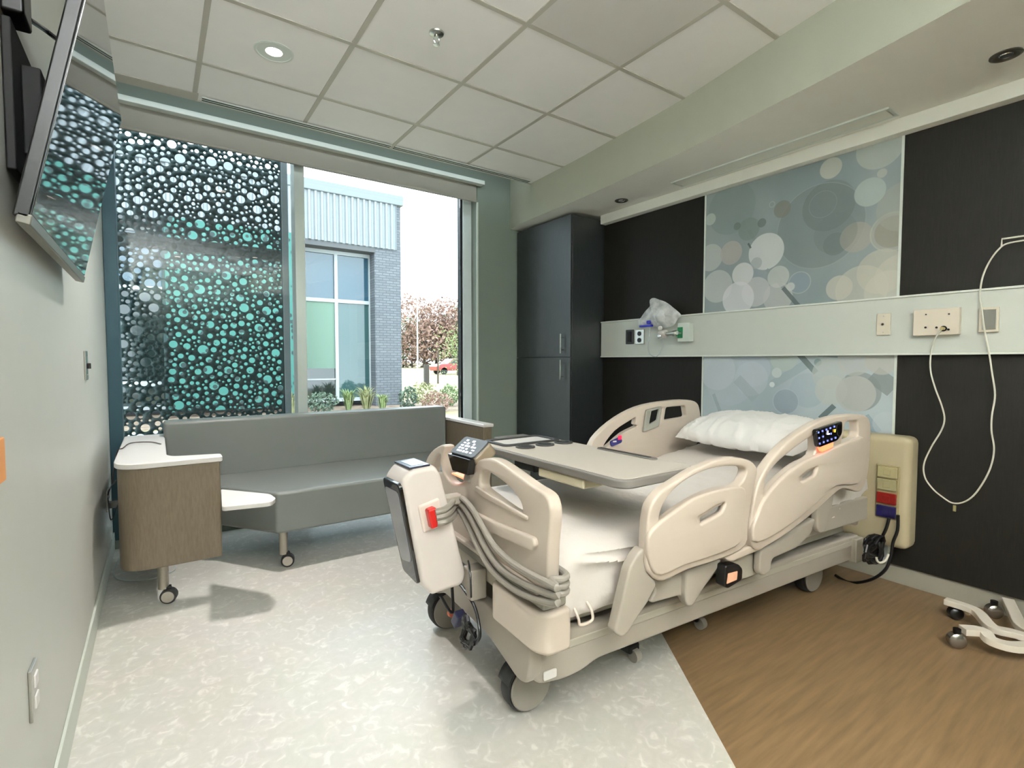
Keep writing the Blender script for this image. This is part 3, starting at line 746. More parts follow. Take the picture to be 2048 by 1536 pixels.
for k in (-1,1): MB().cyl((RX-0.015,y,z+k*hh*0.45),(RX-0.009,y,z+k*hh*0.45),hh*0.32,seg=16).build('socket', M_black, t)
t,y,z,hw,hh = wallplate(1364,647,1387,683,'oxygen_outlet',M_white,'white oxygen outlet box with a green front right of the mask',0.05,'gas outlet')
MB().box((RX-0.056,y+0.006,z-hh*0.62),(RX-0.048,y+hw*0.95,z+hh*0.55)).build('green_front', M_green, t, bevel=0.002)
MB().cyl((RX-0.09,y+hw*0.5,z-0.005),(RX-0.055,y+hw*0.5,z-0.005),0.014).build('nozzle', M_steel, t)
t,y,z,hw,hh = wallplate(1755,628,1781,670,'wall_outlet',M_plate,'beige coaxial plate left of the nurse call unit')
MB().cyl((RX-0.02,y,z),(RX-0.009,y,z),0.006).build('jack', M_chrome, t)
for k in (-1,1): MB().cyl((RX-0.012,y,z+k*hh*0.75),(RX-0.009,y,z+k*hh*0.75),0.003,seg=8).build('screw', M_steel, t)
t,y,z,hw,hh = wallplate(1832,621,1922,669,'nurse_call_unit',mat('call_unit_cream',(216,206,190),0.45),'cream nurse call unit with the pillow speaker cord plugged in',0.035,'call unit')
CY, CZ = rp(1885,657,RX-0.05)
MB().cyl((RX-0.037,CY+0.0,CZ),(RX-0.033,CY,CZ),0.014,seg=16).build('jack', M_black, t)
for px, py in ((1851,655),(1873,655),(1897,659),(1898,628),(1852,629)):
    a, b_ = rp(px, py, RX-0.036); MB().cyl((RX-0.0385,a,b_),(RX-0.034,a,b_),0.0035 if py < 640 else 0.005,seg=10).build('port', M_blackm, t)
t,y,z,hw,hh = wallplate(1960,616,1998,664,'wall_outlet',M_plate,'stainless blank plate in a raised frame at the right of the rail',0.016)
MB().box((RX-0.019,y-hw*0.78,z-hh*0.8),(RX-0.014,y+hw*0.62,z+hh*0.82)).build('steel_insert', M_steel, t, bevel=0.001)
# cords
def wpath(pts, x): return [at(a, b_, 'x', x) for a, b_ in pts]
t = thing('call_cord', (3.19,0.75,1.3), 'thin white call cord looping down the dark panel from the call unit', 'cord')
lp = [(1885,657),(1874,676),(1862,705),(1861,740),(1870,775),(1883,810),(1889,838),(1882,862),(1862,895),(1848,928),(1850,955),(1866,978),(1885,994),(1905,1006),(1928,1004),(1950,988),(1972,955),(1984,925),(1988,895),(1983,862),(1984,830),(1990,790),(1984,745),(1978,705),(1969,660),(1963,615),(1960,590),(1965,555),(1978,525),(1996,500),(2015,487),(2060,479)]
P_ = wpath(lp, 3.165); P_[0] = Vector((RX-0.045,CY,CZ)); P_[1].x = 3.14
MB().tube(P_, 0.0036, 8).build('cord', M_cord, t)
MB().cyl((RX-0.062,CY,CZ),(RX-0.036,CY,CZ),0.008,seg=12).build('plug', mat('plug_tan',(178,160,110),0.4), t)
q = at(1909,1018,'x',3.165); MB().box((q.x-0.004,q.y-0.006,q.z-0.012),(q.x+0.004,q.y+0.006,q.z+0.018)).build('clip', mat('clip_tan',(140,132,90),0.5), t, bevel=0.002)
t = thing('cord_hook', (3.16,0.62,1.72), 'pale wall hook carrying the white cord at the right edge', 'hook')
h = [at(2003,494,'x',3.165), at(2004,478,'x',3.165), at(2060,470,'x',3.165)]
MB().tube(h, 0.004, 8, smooth=False).build('hook_arm', M_cord, t)
q = at(2060,470,'x',3.165); MB().cyl((PX,q.y,q.z),(3.16,q.y,q.z),0.008).build('hook_stem', M_cord, t)

# wall wash fixture line on the soffit and the two small soffit downlights
t = thing('soffit_light_strip', (3.05,1.6,2.433), 'long slim unlit light panel set in the white soffit above the bed', 'light fixture')
q0 = at(1393,378,'z',2.433); q1 = at(1814,243,'z',2.433)
MB().box((2.98,1.05,2.428),(3.09,2.30,2.4355)).build('lens', mat('lens_white',(226,226,214),0.35), t)
e = MB(); e.box((2.97,1.04,2.426),(2.98,2.31,2.4355)); e.box((3.09,1.04,2.426),(3.10,2.31,2.4355)); e.box((2.97,1.03,2.426),(3.10,1.04,2.4355)); e.box((2.97,2.31,2.426),(3.10,2.32,2.4355)); e.build('frame', M_white, t)
def small_down(px, py, label):
    q = at(px, py, 'z', 2.434)
    t = thing('soffit_downlight', (q.x,q.y,2.434), label, 'downlight', 'small unlit soffit downlights')
    MB().lathe((q.x,q.y,2.4345), (0,0,-1), [(0.052,0),(0.052,0.004),(0.044,0.007),(0.040,0.004),(0.030,0.001)], 28).build('trim_ring', mat('downlight_trim',(92,88,78),0.35,metal=0.6), t)
    MB().lathe((q.x,q.y,2.432), (0,0,-1), [(0.024,0),(0.022,0.003),(0.0,0.005)], 20).build('lens', M_chrome, t)
small_down(1243,401,'small unlit downlight in the soffit by the tall cabinet')
small_down(2012,110,'small unlit downlight in the soffit at the upper right corner')

# ------------------------------------------------------------------ ceiling devices
M_led = mat('led_lens', (255,244,225), 0.4, emit=(255,236,220), estr=6.0)
for i, (x, y, p) in enumerate(LAMPS):
    lb = ['bright round recessed ceiling downlight above the sofa','round recessed ceiling downlight above the camera side of the bed, out of view','round ceiling downlight added as fill behind the camera, out of view'][i]
    t = thing('ceiling_downlight', (x,y,CEIL), lb, 'downlight')
    MB().lathe((x,y,CEIL), (0,0,-1), [(0.092,0),(0.092,0.003),(0.082,0.006),(0.078,0.003)], 36).build('trim_ring', M_white, t)
    MB().lathe((x,y,CEIL-0.002), (0,0,-1), [(0.078,0),(0.0,0.002)], 36).build('lens', M_led, t)
q = at(873,66,'z',CEIL)
t = thing('sprinkler', (q.x,q.y,CEIL), 'chrome fire sprinkler head hanging from a ceiling tile', 'sprinkler')
MB().lathe((q.x,q.y,CEIL), (0,0,-1), [(0.036,0),(0.034,0.006),(0.022,0.010),(0.012,0.012),(0.012,0.022)], 28).build('escutcheon', M_steel, t)
e = MB(); e.tube([(q.x-0.006,q.y,CEIL-0.02),(q.x-0.016,q.y,CEIL-0.032),(q.x-0.004,q.y,CEIL-0.052)],0.003,6); e.tube([(q.x+0.006,q.y,CEIL-0.02),(q.x+0.016,q.y,CEIL-0.032),(q.x+0.004,q.y,CEIL-0.052)],0.003,6)
e.build('frame_arm', M_chrome, t)
MB().lathe((q.x,q.y,CEIL-0.052), (0,0,-1), [(0.005,0),(0.016,0.001),(0.016,0.003),(0.004,0.004)], 20).build('deflector', M_steel, t)

for (loc, sz, pw, rz), lb in zip(UPFILL, ('long white trough added for unseen fill light behind the camera','short white trough added for unseen fill light by the left wall behind the camera')):
    x, y, z = loc; a, b_ = sz[0]/2+0.02, sz[1]/2+0.02
    t = thing('fill_trough', loc, lb, 'wall light')
    e = MB(); e.box((x-a,y-b_,z-0.05),(x+a,y+b_,z-0.03)); e.box((x-a,y-b_,z-0.03),(x-a+0.01,y+b_,z+0.03)); e.box((x+a-0.01,y-b_,z-0.03),(x+a,y+b_,z+0.03)); e.box((x-a,y-b_,z-0.03),(x+a,y-b_+0.01,z+0.03)); e.box((x-a,y+b_-0.01,z-0.03),(x+a,y+b_,z+0.03))
    e.build('housing', M_white, t)  # trough made up to house the ceiling fill
# ------------------------------------------------------------------ tall cabinet
CX, CYs = 2.84, 3.21
t = thing('wardrobe_cabinet', (CX,3.6,0), 'tall dark laminate wardrobe cabinet in the corner by the window', 'cabinet')
MB().box((CX+0.02,CYs,0.0),(XW-0.003,3.985,2.405)).build('body', M_darkc, t, bevel=0.002)
MB().box((CX,CYs+0.004,1.225),(CX+0.019,3.98,2.405)).build('door', M_darkc, t, bevel=0.002)
d1 = [o for o in C.objects if o.parent == t][-1]
MB().box((CX,CYs+0.004,0.08),(CX+0.019,3.98,1.215)).build('door', M_darkc, t, bevel=0.002)
d2 = [o for o in C.objects if o.parent == t][-1]
for d, z0, z1 in ((d1,1.255,1.42),(d2,1.03,1.20)):
    e = MB(); yy = CYs+0.09
    e.cyl((CX-0.032,yy,z0),(CX-0.032,yy,z1),0.006,seg=12); e.cyl((CX-0.032,yy,z0+0.03),(CX,yy,z0+0.03),0.004,seg=8); e.cyl((CX-0.032,yy,z1-0.03),(CX,yy,z1-0.03),0.004,seg=8)
    e.build('handle', M_steel, d)

# ------------------------------------------------------------------ television
y0, y1, xb, zb, xt, zt = 1.40, 2.32, -0.200, 1.473, -0.079, 2.052
dn_ = Vector((xt-xb,0,zt-zb)); H = dn_.length; dn_.normalize(); nrm = Vector((dn_.z,0,-dn_.x))   # screen normal (+x, down)
TM = Matrix((Vector((0,1,0)), dn_, nrm)).transposed().to_4x4(); TM.translation = Vector((xb,y0,zb))
t = thing('television', (xb,(y0+y1)/2,zb), 'black flat television tilted down on the left wall, reflecting the window', 'television')
Wd = y1-y0
MB().box((0,0,-0.028),(Wd,H,-0.002),TM).build('bezel', M_black, t, bevel=0.004)
MB().box((0.008,0.012,-0.003),(Wd-0.008,H-0.008,0.0),TM).build('screen', mat('tv_screen_glass',(6,7,9),0.03,spec=1.0,coat=1.0), t)
MB().box((0.0,-0.012,-0.022),(Wd,0.010,0.002),TM).build('bottom_trim', mat('tv_trim_grey',(120,118,110),0.35,metal=0.4), t, bevel=0.003)
MB().box((0.14,0.06,-0.055),(Wd-0.1,H*0.62,-0.028),TM).build('rear_cover', M_blackm, t, bevel=0.01)
t = thing('television_mount', (XL,1.7,1.72), 'black tilting wall bracket behind the television', 'wall bracket')
e = MB(); e.box((XL+0.001,1.52,1.60),(XL+0.018,2.12,1.92)); e.box((XL+0.018,1.60,1.66),(-0.20,1.66,1.86)); e.box((XL+0.018,1.98,1.66),(-0.20,2.04,1.86))
e.build('bracket', M_blackm, t, bevel=0.004)
t = thing('television_power_box', (XL,1.15,2.1), 'small black power box with a cable on the wall behind the television', 'power adapter')
q = at(30,8,'x',XL+0.02)
MB().box((XL+0.001,q.y-0.04,q.z-0.035),(XL+0.04,q.y+0.05,q.z+0.08)).build('adapter', M_black, t, bevel=0.006)
e0 = Vector((XL+0.035,q.y+0.05,q.z)); q1 = at(90,60,'x',XL+0.04); q2 = at(128,86,'x',XL+0.08)
MB().tube([e0,q1,q2,Vector((-0.16,1.62,1.98))],0.006,8).build('cable', M_black, t)

# ------------------------------------------------------------------ left wall plates
def lwplate(px, py, w_, h_, label, mt, kind):
    q = at(px, py, 'x', XL)
    t = thing('wall_outlet' if kind != 'switch' else 'wall_switch', (XL,q.y,q.z), label, 'outlet' if kind != 'switch' else 'switch')
    MB().box((XL,q.y-w_/2,q.z-h_/2),(XL+0.007,q.y+w_/2,q.z+h_/2)).build('cover_plate', mt, t, bevel=0.002)
    if kind == 'duplex':
        for k in (-1,1):
            MB().box((XL+0.006,q.y-0.017,q.z+k*0.024-0.015),(XL+0.011,q.y+0.017,q.z+k*0.024+0.015)).build('socket', M_lamw, t, bevel=0.003)
    elif kind == 'switch':
        MB().box((XL+0.006,q.y-0.006,q.z-0.014),(XL+0.02,q.y+0.006,q.z+0.010)).build('toggle', M_blackm, t, bevel=0.002)
        for k in (-1,1): MB().cyl((XL+0.006,q.y,q.z+k*0.04),(XL+0.009,q.y,q.z+k*0.04),0.003,seg=8).build('screw', M_steel, t)
    return t, q
lwplate(63,1380,0.072,0.118,'steel duplex outlet low on the left wall near the camera',M_steel,'duplex')
lwplate(170,731,0.075,0.125,'steel switch plate with a small toggle on the left wall under the television',M_steel,'switch')
t,q = lwplate(214,1000,0.11,0.118,'steel outlet beside the sofa table with a plug pushed in',M_steel,'duplex')
MB().box((XL+0.010,q.y-0.03,q.z-0.045),(XL+0.055,q.y+0.02,q.z-0.012)).build('plug', mat('plug_grey',(150,146,136),0.5), t, bevel=0.004)
q = at(0,920,'x',XL)
o = MB().box((XL,q.y-0.065,q.z-0.04),(XL+0.008,q.y-0.0,q.z+0.045)).build('wall_tag', mat('orange_tag',(226,150,80),0.5), bevel=0.003)
tag(o, 'small orange plate on the left wall at the picture edge', 'wall plate')

# ------------------------------------------------------------------ sofa with wrap-around end table
t = thing('sofa', (1.0,3.4,0), 'long grey vinyl sofa on casters with a wooden wrap-around end, below the window', 'sofa')
ZB, ZA = 0.22, 0.695
outer = fillet([(-0.165,3.93),(-0.165,2.86),(0.245,2.86),(0.245,2.925),(0.035,2.975),(0.02,3.02),(0.02,3.93)], [0.0,0.13,0.012,0.012,0.04,0.02,0.0], 8)
MB().prism([tuple(p) for p in outer], ZB, ZA).build('end_shell', M_shell, t, bevel=0.004)
top = fillet([(-0.175,3.94),(-0.175,2.845),(0.255,2.85),(0.255,2.935),(0.055,2.985),(0.03,3.05),(0.03,3.94)], [0.03,0.14,0.015,0.015,0.05,0.03,0.0], 8)
MB().prism([tuple(p) for p in top], ZA, 0.722).build('end_top', M_lamw, t, bevel=0.006, seg=3)
seat = [(0.53,3.04),(1.94,3.04),(1.94,3.90),(0.03,3.90),(0.03,3.62),(0.28,3.40)]
MB().prism([tuple(p) for p in fillet(seat,[0.02,0.0,0,0,0.02,0.02])], ZB, 0.455).build('seat', M_vinyl, t, bevel=0.018, seg=4)
bk = [(3.735,0.44),(3.745,0.815),(3.90,0.815),(3.93,0.44)]
Mb = Matrix(((0,0,1,0),(1,0,0,0),(0,1,0,0),(0,0,0,1)))
MB().prism(bk, 0.025, 1.955, Mb).build('backrest', M_vinyl, t, bevel=0.02, seg=4)
MB().box((1.962,3.17,ZB),(2.035,3.90,0.70)).build('arm_panel', M_shell, t, bevel=0.006)
MB().box((1.955,3.16,0.70),(2.045,3.91,0.724)).build('arm_cap', M_lamw, t, bevel=0.006, seg=3)
tb = [tuple(at(a,b_,'z',0.51).xy) for a, b_ in ((447,976),(543.7,989.7),(550,997),(545,1005),(442,1015))]
tb = [(0.20,3.06),(0.29,3.05)]+tb[1:]+[(0.20,2.66)]
tb = [(0.262,3.06)]+[tuple(at(a,b_,'z',0.51).xy) for a, b_ in ((540,988.5),(552,997),(543,1005),(444,1015))]
lab = MB().prism([tuple(p) for p in fillet(tb,[0.02,0.03,0.02,0.03,0.02])], 0.492, 0.512).build('swivel_tablet', M_lamw, t, bevel=0.005, seg=3)
lab['label'] = 'white swivel tablet'
MB().box((0.30,2.86,0.470),(0.36,2.93,0.492)).build('tablet_bracket', M_black, t)
MB().cyl((0.275,2.93,0.43),(0.275,2.93,0.495),0.014).build('tablet_pivot', M_black, t)
def leg(x, y, wheel_r=0.036, ztop=ZB):
    l = MB().cyl((x,y,0.075),(x,y,ztop+0.01),0.0235,0.0235,20).build('leg', mat('sofa_leg_metal',(170,164,152),0.3,metal=0.8), t)
    d = Vector((-0.25,-0.97,0)).normalized(); s = Vector((0.97,-0.25,0))
    c0 = Vector((x,y,wheel_r))+s*0.022
    m = MB(); m.m(0).lathe(c0-d*0.022, d, [(wheel_r*0.85,0),(wheel_r,0.006),(wheel_r,0.040),(wheel_r*0.86,0.046)], 28)
    m.m(1).lathe(c0+d*0.023, d, [(wheel_r*0.76,0),(wheel_r*0.74,0.004),(0.001,0.005)], 28)
    m.build('caster', [M_tyre, mat('sofa_caster_cover',(176,168,156),0.45)], l)
    MB().box((c0.x-0.02,c0.y-0.015,wheel_r+0.02),(c0.x+0.012,c0.y+0.015,0.085)).build('caster_fork', M_black, l, bevel=0.004)
leg(0.0,2.985); leg(0.575,3.13); leg(1.86,3.13); leg(1.86,3.8); leg(-0.08,3.8)
# cables of the end table
t = thing('charging_cable', (-0.15,3.5,0.72), 'thin dark charging cable draped over the white sofa end table to the wall', 'cable')
pth = [at(322,888,'z',0.727), at(300,884,'z',0.727), at(262,886,'z',0.727), at(246,896,'z',0.727), Vector((-0.185,3.40,0.70)), Vector((-0.205,3.35,0.55)), at(232,960,'x',-0.21), at(221,975,'x',-0.225), at(216,990,'x',-0.24)]
MB().tube(pth, 0.0028, 6).build('cable', mat('dark_red_cable',(70,46,44),0.5), t)
MB().tube([at(216,996,'x',-0.24), at(222,1040,'x',-0.215), at(236,1010,'x',-0.20), at(246,990,'x',-0.19)], 0.0028, 6).build('cable_tail', M_black, t)
t = thing('floor_cable', (-0.1,3.2,0.01), 'pale cable looping on the floor below the sofa end table', 'cable')
MB().tube([at(248,1095,'x',-0.19), at(232,1130,'z',0.006), at(228,1150,'z',0.006), at(246,1160,'z',0.006), at(300,1158,'z',0.006), at(345,1142,'z',0.006), at(350,1132,'z',0.02)], 0.0035, 6).build('cable', mat('pale_cable',(196,206,204),0.5), t)

# ------------------------------------------------------------------ hospital bed
TH = math.radians(4); BU = Vector((math.cos(TH),-math.sin(TH),0)); BV = Vector((math.sin(TH),math.cos(TH),0)); BZ = Vector((0,0,1)); B0 = Vector((0.93,1.12,0))
BM = Matrix((BU,BV,BZ)).transposed().to_4x4(); BM.translation = B0
def bedv(px, py, v):      # pixel -> (u, z) on the bed's lengthwise plane v
    d = ray(px,py); t_ = ((B0+BV*v-CAM).dot(BV))/d.dot(BV); L = CAM+d*t_-B0; return (L.dot(BU), L.z)
def bedu(px, py, u):      # pixel -> (v, z) on the bed's crosswise plane u
    d = ray(px,py); t_ = ((B0+BU*u-CAM).dot(BU))/d.dot(BU); L = CAM+d*t_-B0; return (L.dot(BV), L.z)
def MV(v):                # plate frame in the u-z plane at v
    m = Matrix((BU,BZ,-BV)).transposed().to_4x4(); m.translation = B0+BV*v; return m
def MU(u):                # plate frame in the v-z plane at u
    m = Matrix((BV,BZ,BU)).transposed().to_4x4(); m.translation = B0+BU*u; return m
bed = thing('hospital_bed', tuple(B0), 'cream electric hospital bed with raised side rails in the middle of the room', 'bed')
k3 = lambda L_: [(1160+x*0.29297, 780+y*0.29297) for x, y in L_]

# near foot-side rail
VR = -0.03
def slotv(L_, v): return fillet([bedv(a,b_,v) for a, b_ in k3(L_)], 0.012)
def tracev(L_, v, n=3): return smoothloop([bedv(a,b_,v) for a, b_ in k3(L_)], n)
rail_m = [(425,1190),(462,1258),(540,1290),(706,1215),(945,1138),(1098,1052),(1118,900),(1150,700),(1180,560),(1165,505),(1120,472),(1030,456),(900,475),(760,535),(620,620),(520,690),(455,780),(432,900),(424,1050)]
hole_m = [(512,905),(518,830),(560,735),(640,648),(760,570),(900,522),(1030,512),(1095,528),(1100,570),(1055,640),(930,668),(800,715),(650,805),(540,888)]
slot_m = [(785,868),(808,918),(960,830),(982,762),(905,792),(830,845)]
r1 = plate('side_rail', [tracev(rail_m,VR), tracev(hole_m,VR), slotv(slot_m,VR)], 0.040, MV(VR), M_bed, bed, 0.008, 3)
# raised outer skin of the rail panel
skin_m = [(452,1010),(470,1190),(540,1262),(700,1195),(940,1115),(1085,1035),(1105,880),(1120,720),(1100,660),(1000,668),(880,695),(760,740),(620,835),(520,915)]
plate('rail_panel', [tracev(skin_m,VR-0.022), [p for p in slotv(slot_m,VR-0.022)]], 0.020, MV(VR-0.022), M_bed, r1, 0.008, 3)
# near head-side rail
rail_h = [(1132,905),(1150,800),(1172,680),(1210,580),(1275,475),(1370,368),(1500,270),(1620,205),(1740,172),(1870,163),(1932,180),(1953,240),(1950,400),(1935,560),(1905,665),(1860,690),(1800,672),(1735,680),(1600,800),(1400,960),(1235,1062),(1190,1086),(1152,1062),(1130,1000)]
hole_h = [(1228,700),(1235,610),(1268,545),(1340,468),(1450,380),(1560,308),(1578,318),(1568,440),(1450,508),(1330,608),(1245,715)]
hole_h2 = [(1778,218),(1862,205),(1868,290),(1852,322),(1745,362),(1765,310)]
slot_h = [(1480,598),(1495,630),(1590,580),(1612,518),(1530,556)]
r2 = plate('side_rail', [tracev(rail_h,VR), tracev(hole_h,VR), fillet([bedv(a,b_,VR) for a,b_ in k3(hole_h2)],0.02), slotv(slot_h,VR)], 0.040, MV(VR), M_bed, bed, 0.008, 3)
skin_h = [(1165,960),(1200,1040),(1400,935),(1600,775),(1735,655),(1880,640),(1920,540),(1935,420),(1920,320),(1860,335),(1740,385),(1570,462),(1450,530),(1340,625),(1250,740),(1205,840)]
plate('rail_panel', [tracev(skin_h,VR-0.022), slotv(slot_h,VR-0.022)], 0.020, MV(VR-0.022), M_bed, r2, 0.008, 3)
cp = plate('control_panel', [fillet([bedv(a,b_,VR-0.03) for a,b_ in k3([(1588,272),(1768,208),(1766,295),(1735,342),(1606,392)])],0.015)], 0.02, MV(VR-0.035), M_blackg, r2, 0.004)
cp['label'] = 'black rail control panel with lit icons'
M_ic = mat('icon_white', (235,235,240), 0.4, emit=(235,238,255), estr=1.5); M_icb = mat('icon_blue', (90,100,200), 0.4, emit=(110,120,230), estr=0.8); M_icy = mat('icon_amber', (240,190,60), 0.4, emit=(255,190,60), estr=1.5)
def icons(parent, M, lst, m_):
    e = MB()
    for a, b_, w_, h_ in lst: e.box((a-w_/2,b_-h_/2,0),(a+w_/2,b_+h_/2,0.0012),M)
    return e.build('lit_icons', m_, parent)
lst = []
for r in range(3):
    for c_ in range(5):
        cx_ = 1628+c_*27+(r*4); cy_ = 290+r*38-c_*10
        a, b_ = bedv(1160+cx_*0.29297, 780+cy_*0.29297, VR-0.046); lst.append((a,b_,0.009,0.007))
icons(cp, MV(VR-0.046), lst[:7]+lst[8:9]+lst[10:], M_icb)
a, b_ = bedv(1160+1693*0.29297, 780+300*0.29297, VR-0.046); icons(cp, MV(VR-0.047), [(a,b_,0.018,0.005),(a-0.004,b_+0.008,0.005,0.012)], M_ic)
a, b_ = bedv(1160+1738*0.29297, 780+278*0.29297, VR-0.046); icons(cp, MV(VR-0.047), [(a,b_,0.008,0.012)], M_icy)
gl = plate('status_light', [fillet([bedv(a,b_,VR-0.03) for a,b_ in k3([(1625,388),(1722,352),(1715,392),(1640,425)])],0.01)], 0.012, MV(VR-0.031), M_glow, r2, 0.003)
gl['label'] = 'amber glowing status light'
# far rails
VF = 1.0
far_h = [(60,370),(150,255),(290,155),(430,98),(600,70),(722,66),(782,85),(802,135),(808,210),(800,330),(690,440),(300,540),(60,520)]
hA = [(150,372),(225,275),(330,205),(366,187),(362,232),(374,244),(280,292),(170,385)]
hB = [(572,117),(700,105),(712,180),(558,206)]
hC = [(475,135),(548,118),(530,235),(452,262)]
r3 = plate('side_rail', [tracev(far_h,VF), tracev(hA,VF), fillet([bedv(a,b_,VF) for a,b_ in k3(hB)],0.015), fillet([bedv(a,b_,VF) for a,b_ in k3(hC)],0.01)], 0.040, MV(VF), M_bed, bed, 0.008, 3)
sb = plate('caregiver_panel', [fillet([bedv(a,b_,VF-0.03) for a,b_ in k3([(455,135),(556,110),(538,248),(430,288)])],0.01), fillet([bedv(a,b_,VF-0.03) for a,b_ in k3([(480,145),(540,128),(525,205),(470,235)])],0.008)], 0.014, MV(VF-0.027), mat('panel_grey',(150,150,140),0.45), r3, 0.003)
pc = plate('patient_control', [fillet([bedv(a,b_,VF-0.03) for a,b_ in k3([(208,352),(275,318),(288,345),(282,360),(215,388)])],0.008)], 0.012, MV(VF-0.027), mat('control_blue',(44,44,110),0.35), r3, 0.003)
a, b_ = bedv(1160+272*0.29297, 780+325*0.29297, VF-0.04); MB().box((a-0.012,b_-0.012,0.0),(a+0.014,b_+0.012,0.006),MV(VF-0.036)).build('call_button', mat('call_red',(220,30,70),0.35,emit=(230,40,80),estr=0.5), pc, bevel=0.003)
a, b_ = bedv(1160+238*0.29297, 780+352*0.29297, VF-0.04); MB().box((a-0.012,b_-0.004,0.0),(a+0.012,b_+0.004,0.005),MV(VF-0.036)).build('buttons', M_lamw, pc)
# far foot rail (mostly hidden by the table): same outline as the near one
r4 = plate('side_rail', [tracev(rail_m,VR), tracev(hole_m,VR)], 0.040, MV(VF+0.03) @ Matrix.Translation((0,-0.30,0)), M_bed, bed, 0.008, 3)

# footboard
k1 = lambda L_: [(740+x*0.390625, 840+y*0.390625) for x, y in L_]
def traceu(L_, u, n=3): return smoothloop([bedu(a,b_,u) for a, b_ in k1(L_)], n)
fb = [(300,640),(300,420),(302,240),(330,165),(385,126),(412,134),(398,180),(398,245),(428,305),(470,325),(512,298),(548,235),(585,202),(640,194),(705,222),(850,325),(925,372),(952,425),(958,500),(945,660),(928,862),(820,800),(640,700),(480,620),(380,620)]
hN = [(598,262),(625,258),(700,305),(765,362),(805,425),(812,478),(760,465),(680,410),(585,338)]
hF = [(338,262),(345,222),(368,182),(385,176),(382,220),(392,262),(360,266)]
fbo = plate('footboard', [traceu(fb,0.0), fillet([bedu(a,b_,0) for a,b_ in k1(hN)],0.03), traceu(hF,0.0)], 0.045, MU(0.0), M_bed, bed, 0.010, 3)
plate('footboard_ridge', [fillet([bedu(a,b_,-0.025) for a,b_ in k1([(545,470),(640,515),(850,600),(862,640),(842,668),(640,580),(540,530)])],0.012)], 0.02, MU(-0.028), M_bed, fbo, 0.007, 3)
plate('footboard_recess_rim', [fillet([bedu(a,b_,-0.024) for a,b_ in k1([(545,335),(600,370),(810,495),(808,515),(590,400),(540,362)])],0.008)], 0.012, MU(-0.024), M_bed, fbo, 0.005, 3)
# label plate under the footboard, bumper and frame end
def BX(name, lo, hi, m_, parent=bed, bevel=0.006, seg=2): return MB().box(lo, hi, BM).build(name, m_, parent, bevel, seg)
BX('foot_cross_beam', (-0.035,0.0,0.466), (0.05,0.95,0.500), mat('beam_grey',(140,136,124),0.5), bed, 0.008, 3)
BX('foot_ledge', (-0.045,0.03,0.502), (0.03,0.93,0.518), M_bed, bed, 0.006, 3)
bp_ = fillet([(-0.03,-0.015),(-0.055,0.03),(-0.060,0.26),(-0.045,0.28),(0.02,0.28),(0.06,0.20),(0.06,-0.015)], 0.02)
MBm = Matrix(BM)
MB().prism([tuple(p) for p in bp_], 0.335, 0.462, MBm).build('corner_bumper', M_bed, bed, bevel=0.015, seg=3)
bp2 = [(-p[0]*0+p[0], 0.97-p[1]) for p in bp_][::-1]
MB().prism([tuple(p) for p in bp2], 0.335, 0.462, MBm).build('corner_bumper', M_bed, bed, bevel=0.015, seg=3)
BX('foot_lower_beam', (-0.01,0.12,0.40), (0.07,0.88,0.455), M_bedd)
# base chassis end: swooping cover over casters
prof = [(0.07,0.335),(0.93,0.335),(0.93,0.25),(0.90,0.20),(0.82,0.19),(0.72,0.235),(0.34,0.235),(0.26,0.215),(0.20,0.20),(0.14,0.185),(0.09,0.20),(0.07,0.25)]
plate('base_end_cover', [fillet(prof,0.035,6)], 0.05, MU(-0.01), M_bedg, bed, 0.012, 3)
sp = [(-0.03,0.335),(0.14,0.335),(0.20,0.32),(1.95,0.32),(1.99,0.26),(1.95,0.20),(0.34,0.20),(0.24,0.20),(0.18,0.18),(0.10,0.175),(0.0,0.19),(-0.03,0.25)]
for v_ in (0.105,0.895):
    plate('base_side_beam', [fillet(sp,0.03,6)], 0.045, MV(v_), M_bedg, bed, 0.010, 3)
BX('base_cover', (0.03,0.08,0.27), (1.95,0.92,0.30), M_bedd)
BX('base_end_beam', (1.88,0.06,0.19), (1.95,0.94,0.31), M_bedd)
rl = plate('foot_reflector', [rrect(-0.03,0,0.02,0.028,0.006)], 0.006, MV(0.078) @ Matrix.Translation((0.05,0.20,0.0)), M_lamw, bed, 0.002)
# upper deck under the mattress
BX('mattress_deck', (0.05,0.06,0.405), (1.92,0.94,0.44), M_bedg, bed, 0.01)
BX('deck_frame', (0.12,0.12,0.33), (1.88,0.88,0.40), M_bedd, bed, 0.01)
MB().tube([BM@Vector(p) for p in ((0.11,0.045,0.425),(0.11,0.02,0.40),(0.11,0.015,0.385),(0.13,0.012,0.382),(0.158,0.012,0.388),(0.162,0.02,0.41),(0.162,0.045,0.43))],0.0045,8).build('restraint_handle', M_bed, bed)
# side skirt panels (pale wings between the rails and the base)
def skirt(pts, v, th=0.03, m_=M_bedg):
    plate('side_cover', [fillet([bedv(a,b_,v) for a,b_ in pts],0.02,5)], th, MV(v), m_, bed, 0.008, 3)
k2 = lambda L_: [(1100+x*0.3125, 1000+y*0.3125) for x, y in L_]
skirt(k2([(585,285),(535,330),(480,430),(450,560),(400,780),(385,830),(430,862),(460,850),(600,640),(660,520),(600,450)]), -0.018, 0.04)
skirt(k2([(600,440),(700,500),(860,440),(1080,360),(1070,420),(960,560),(880,675),(850,660),(820,600),(640,650),(620,640),(660,570)]), 0.02, 0.03)
skirt(k2([(850,450),(1080,365),(1060,420),(960,560),(895,672),(855,665),(845,600)]), 0.0, 0.03)
skirt(k2([(1085,380),(1260,310),(1330,330),(1310,470),(1220,500),(1090,540)]), 0.035, 0.03, M_bedd)
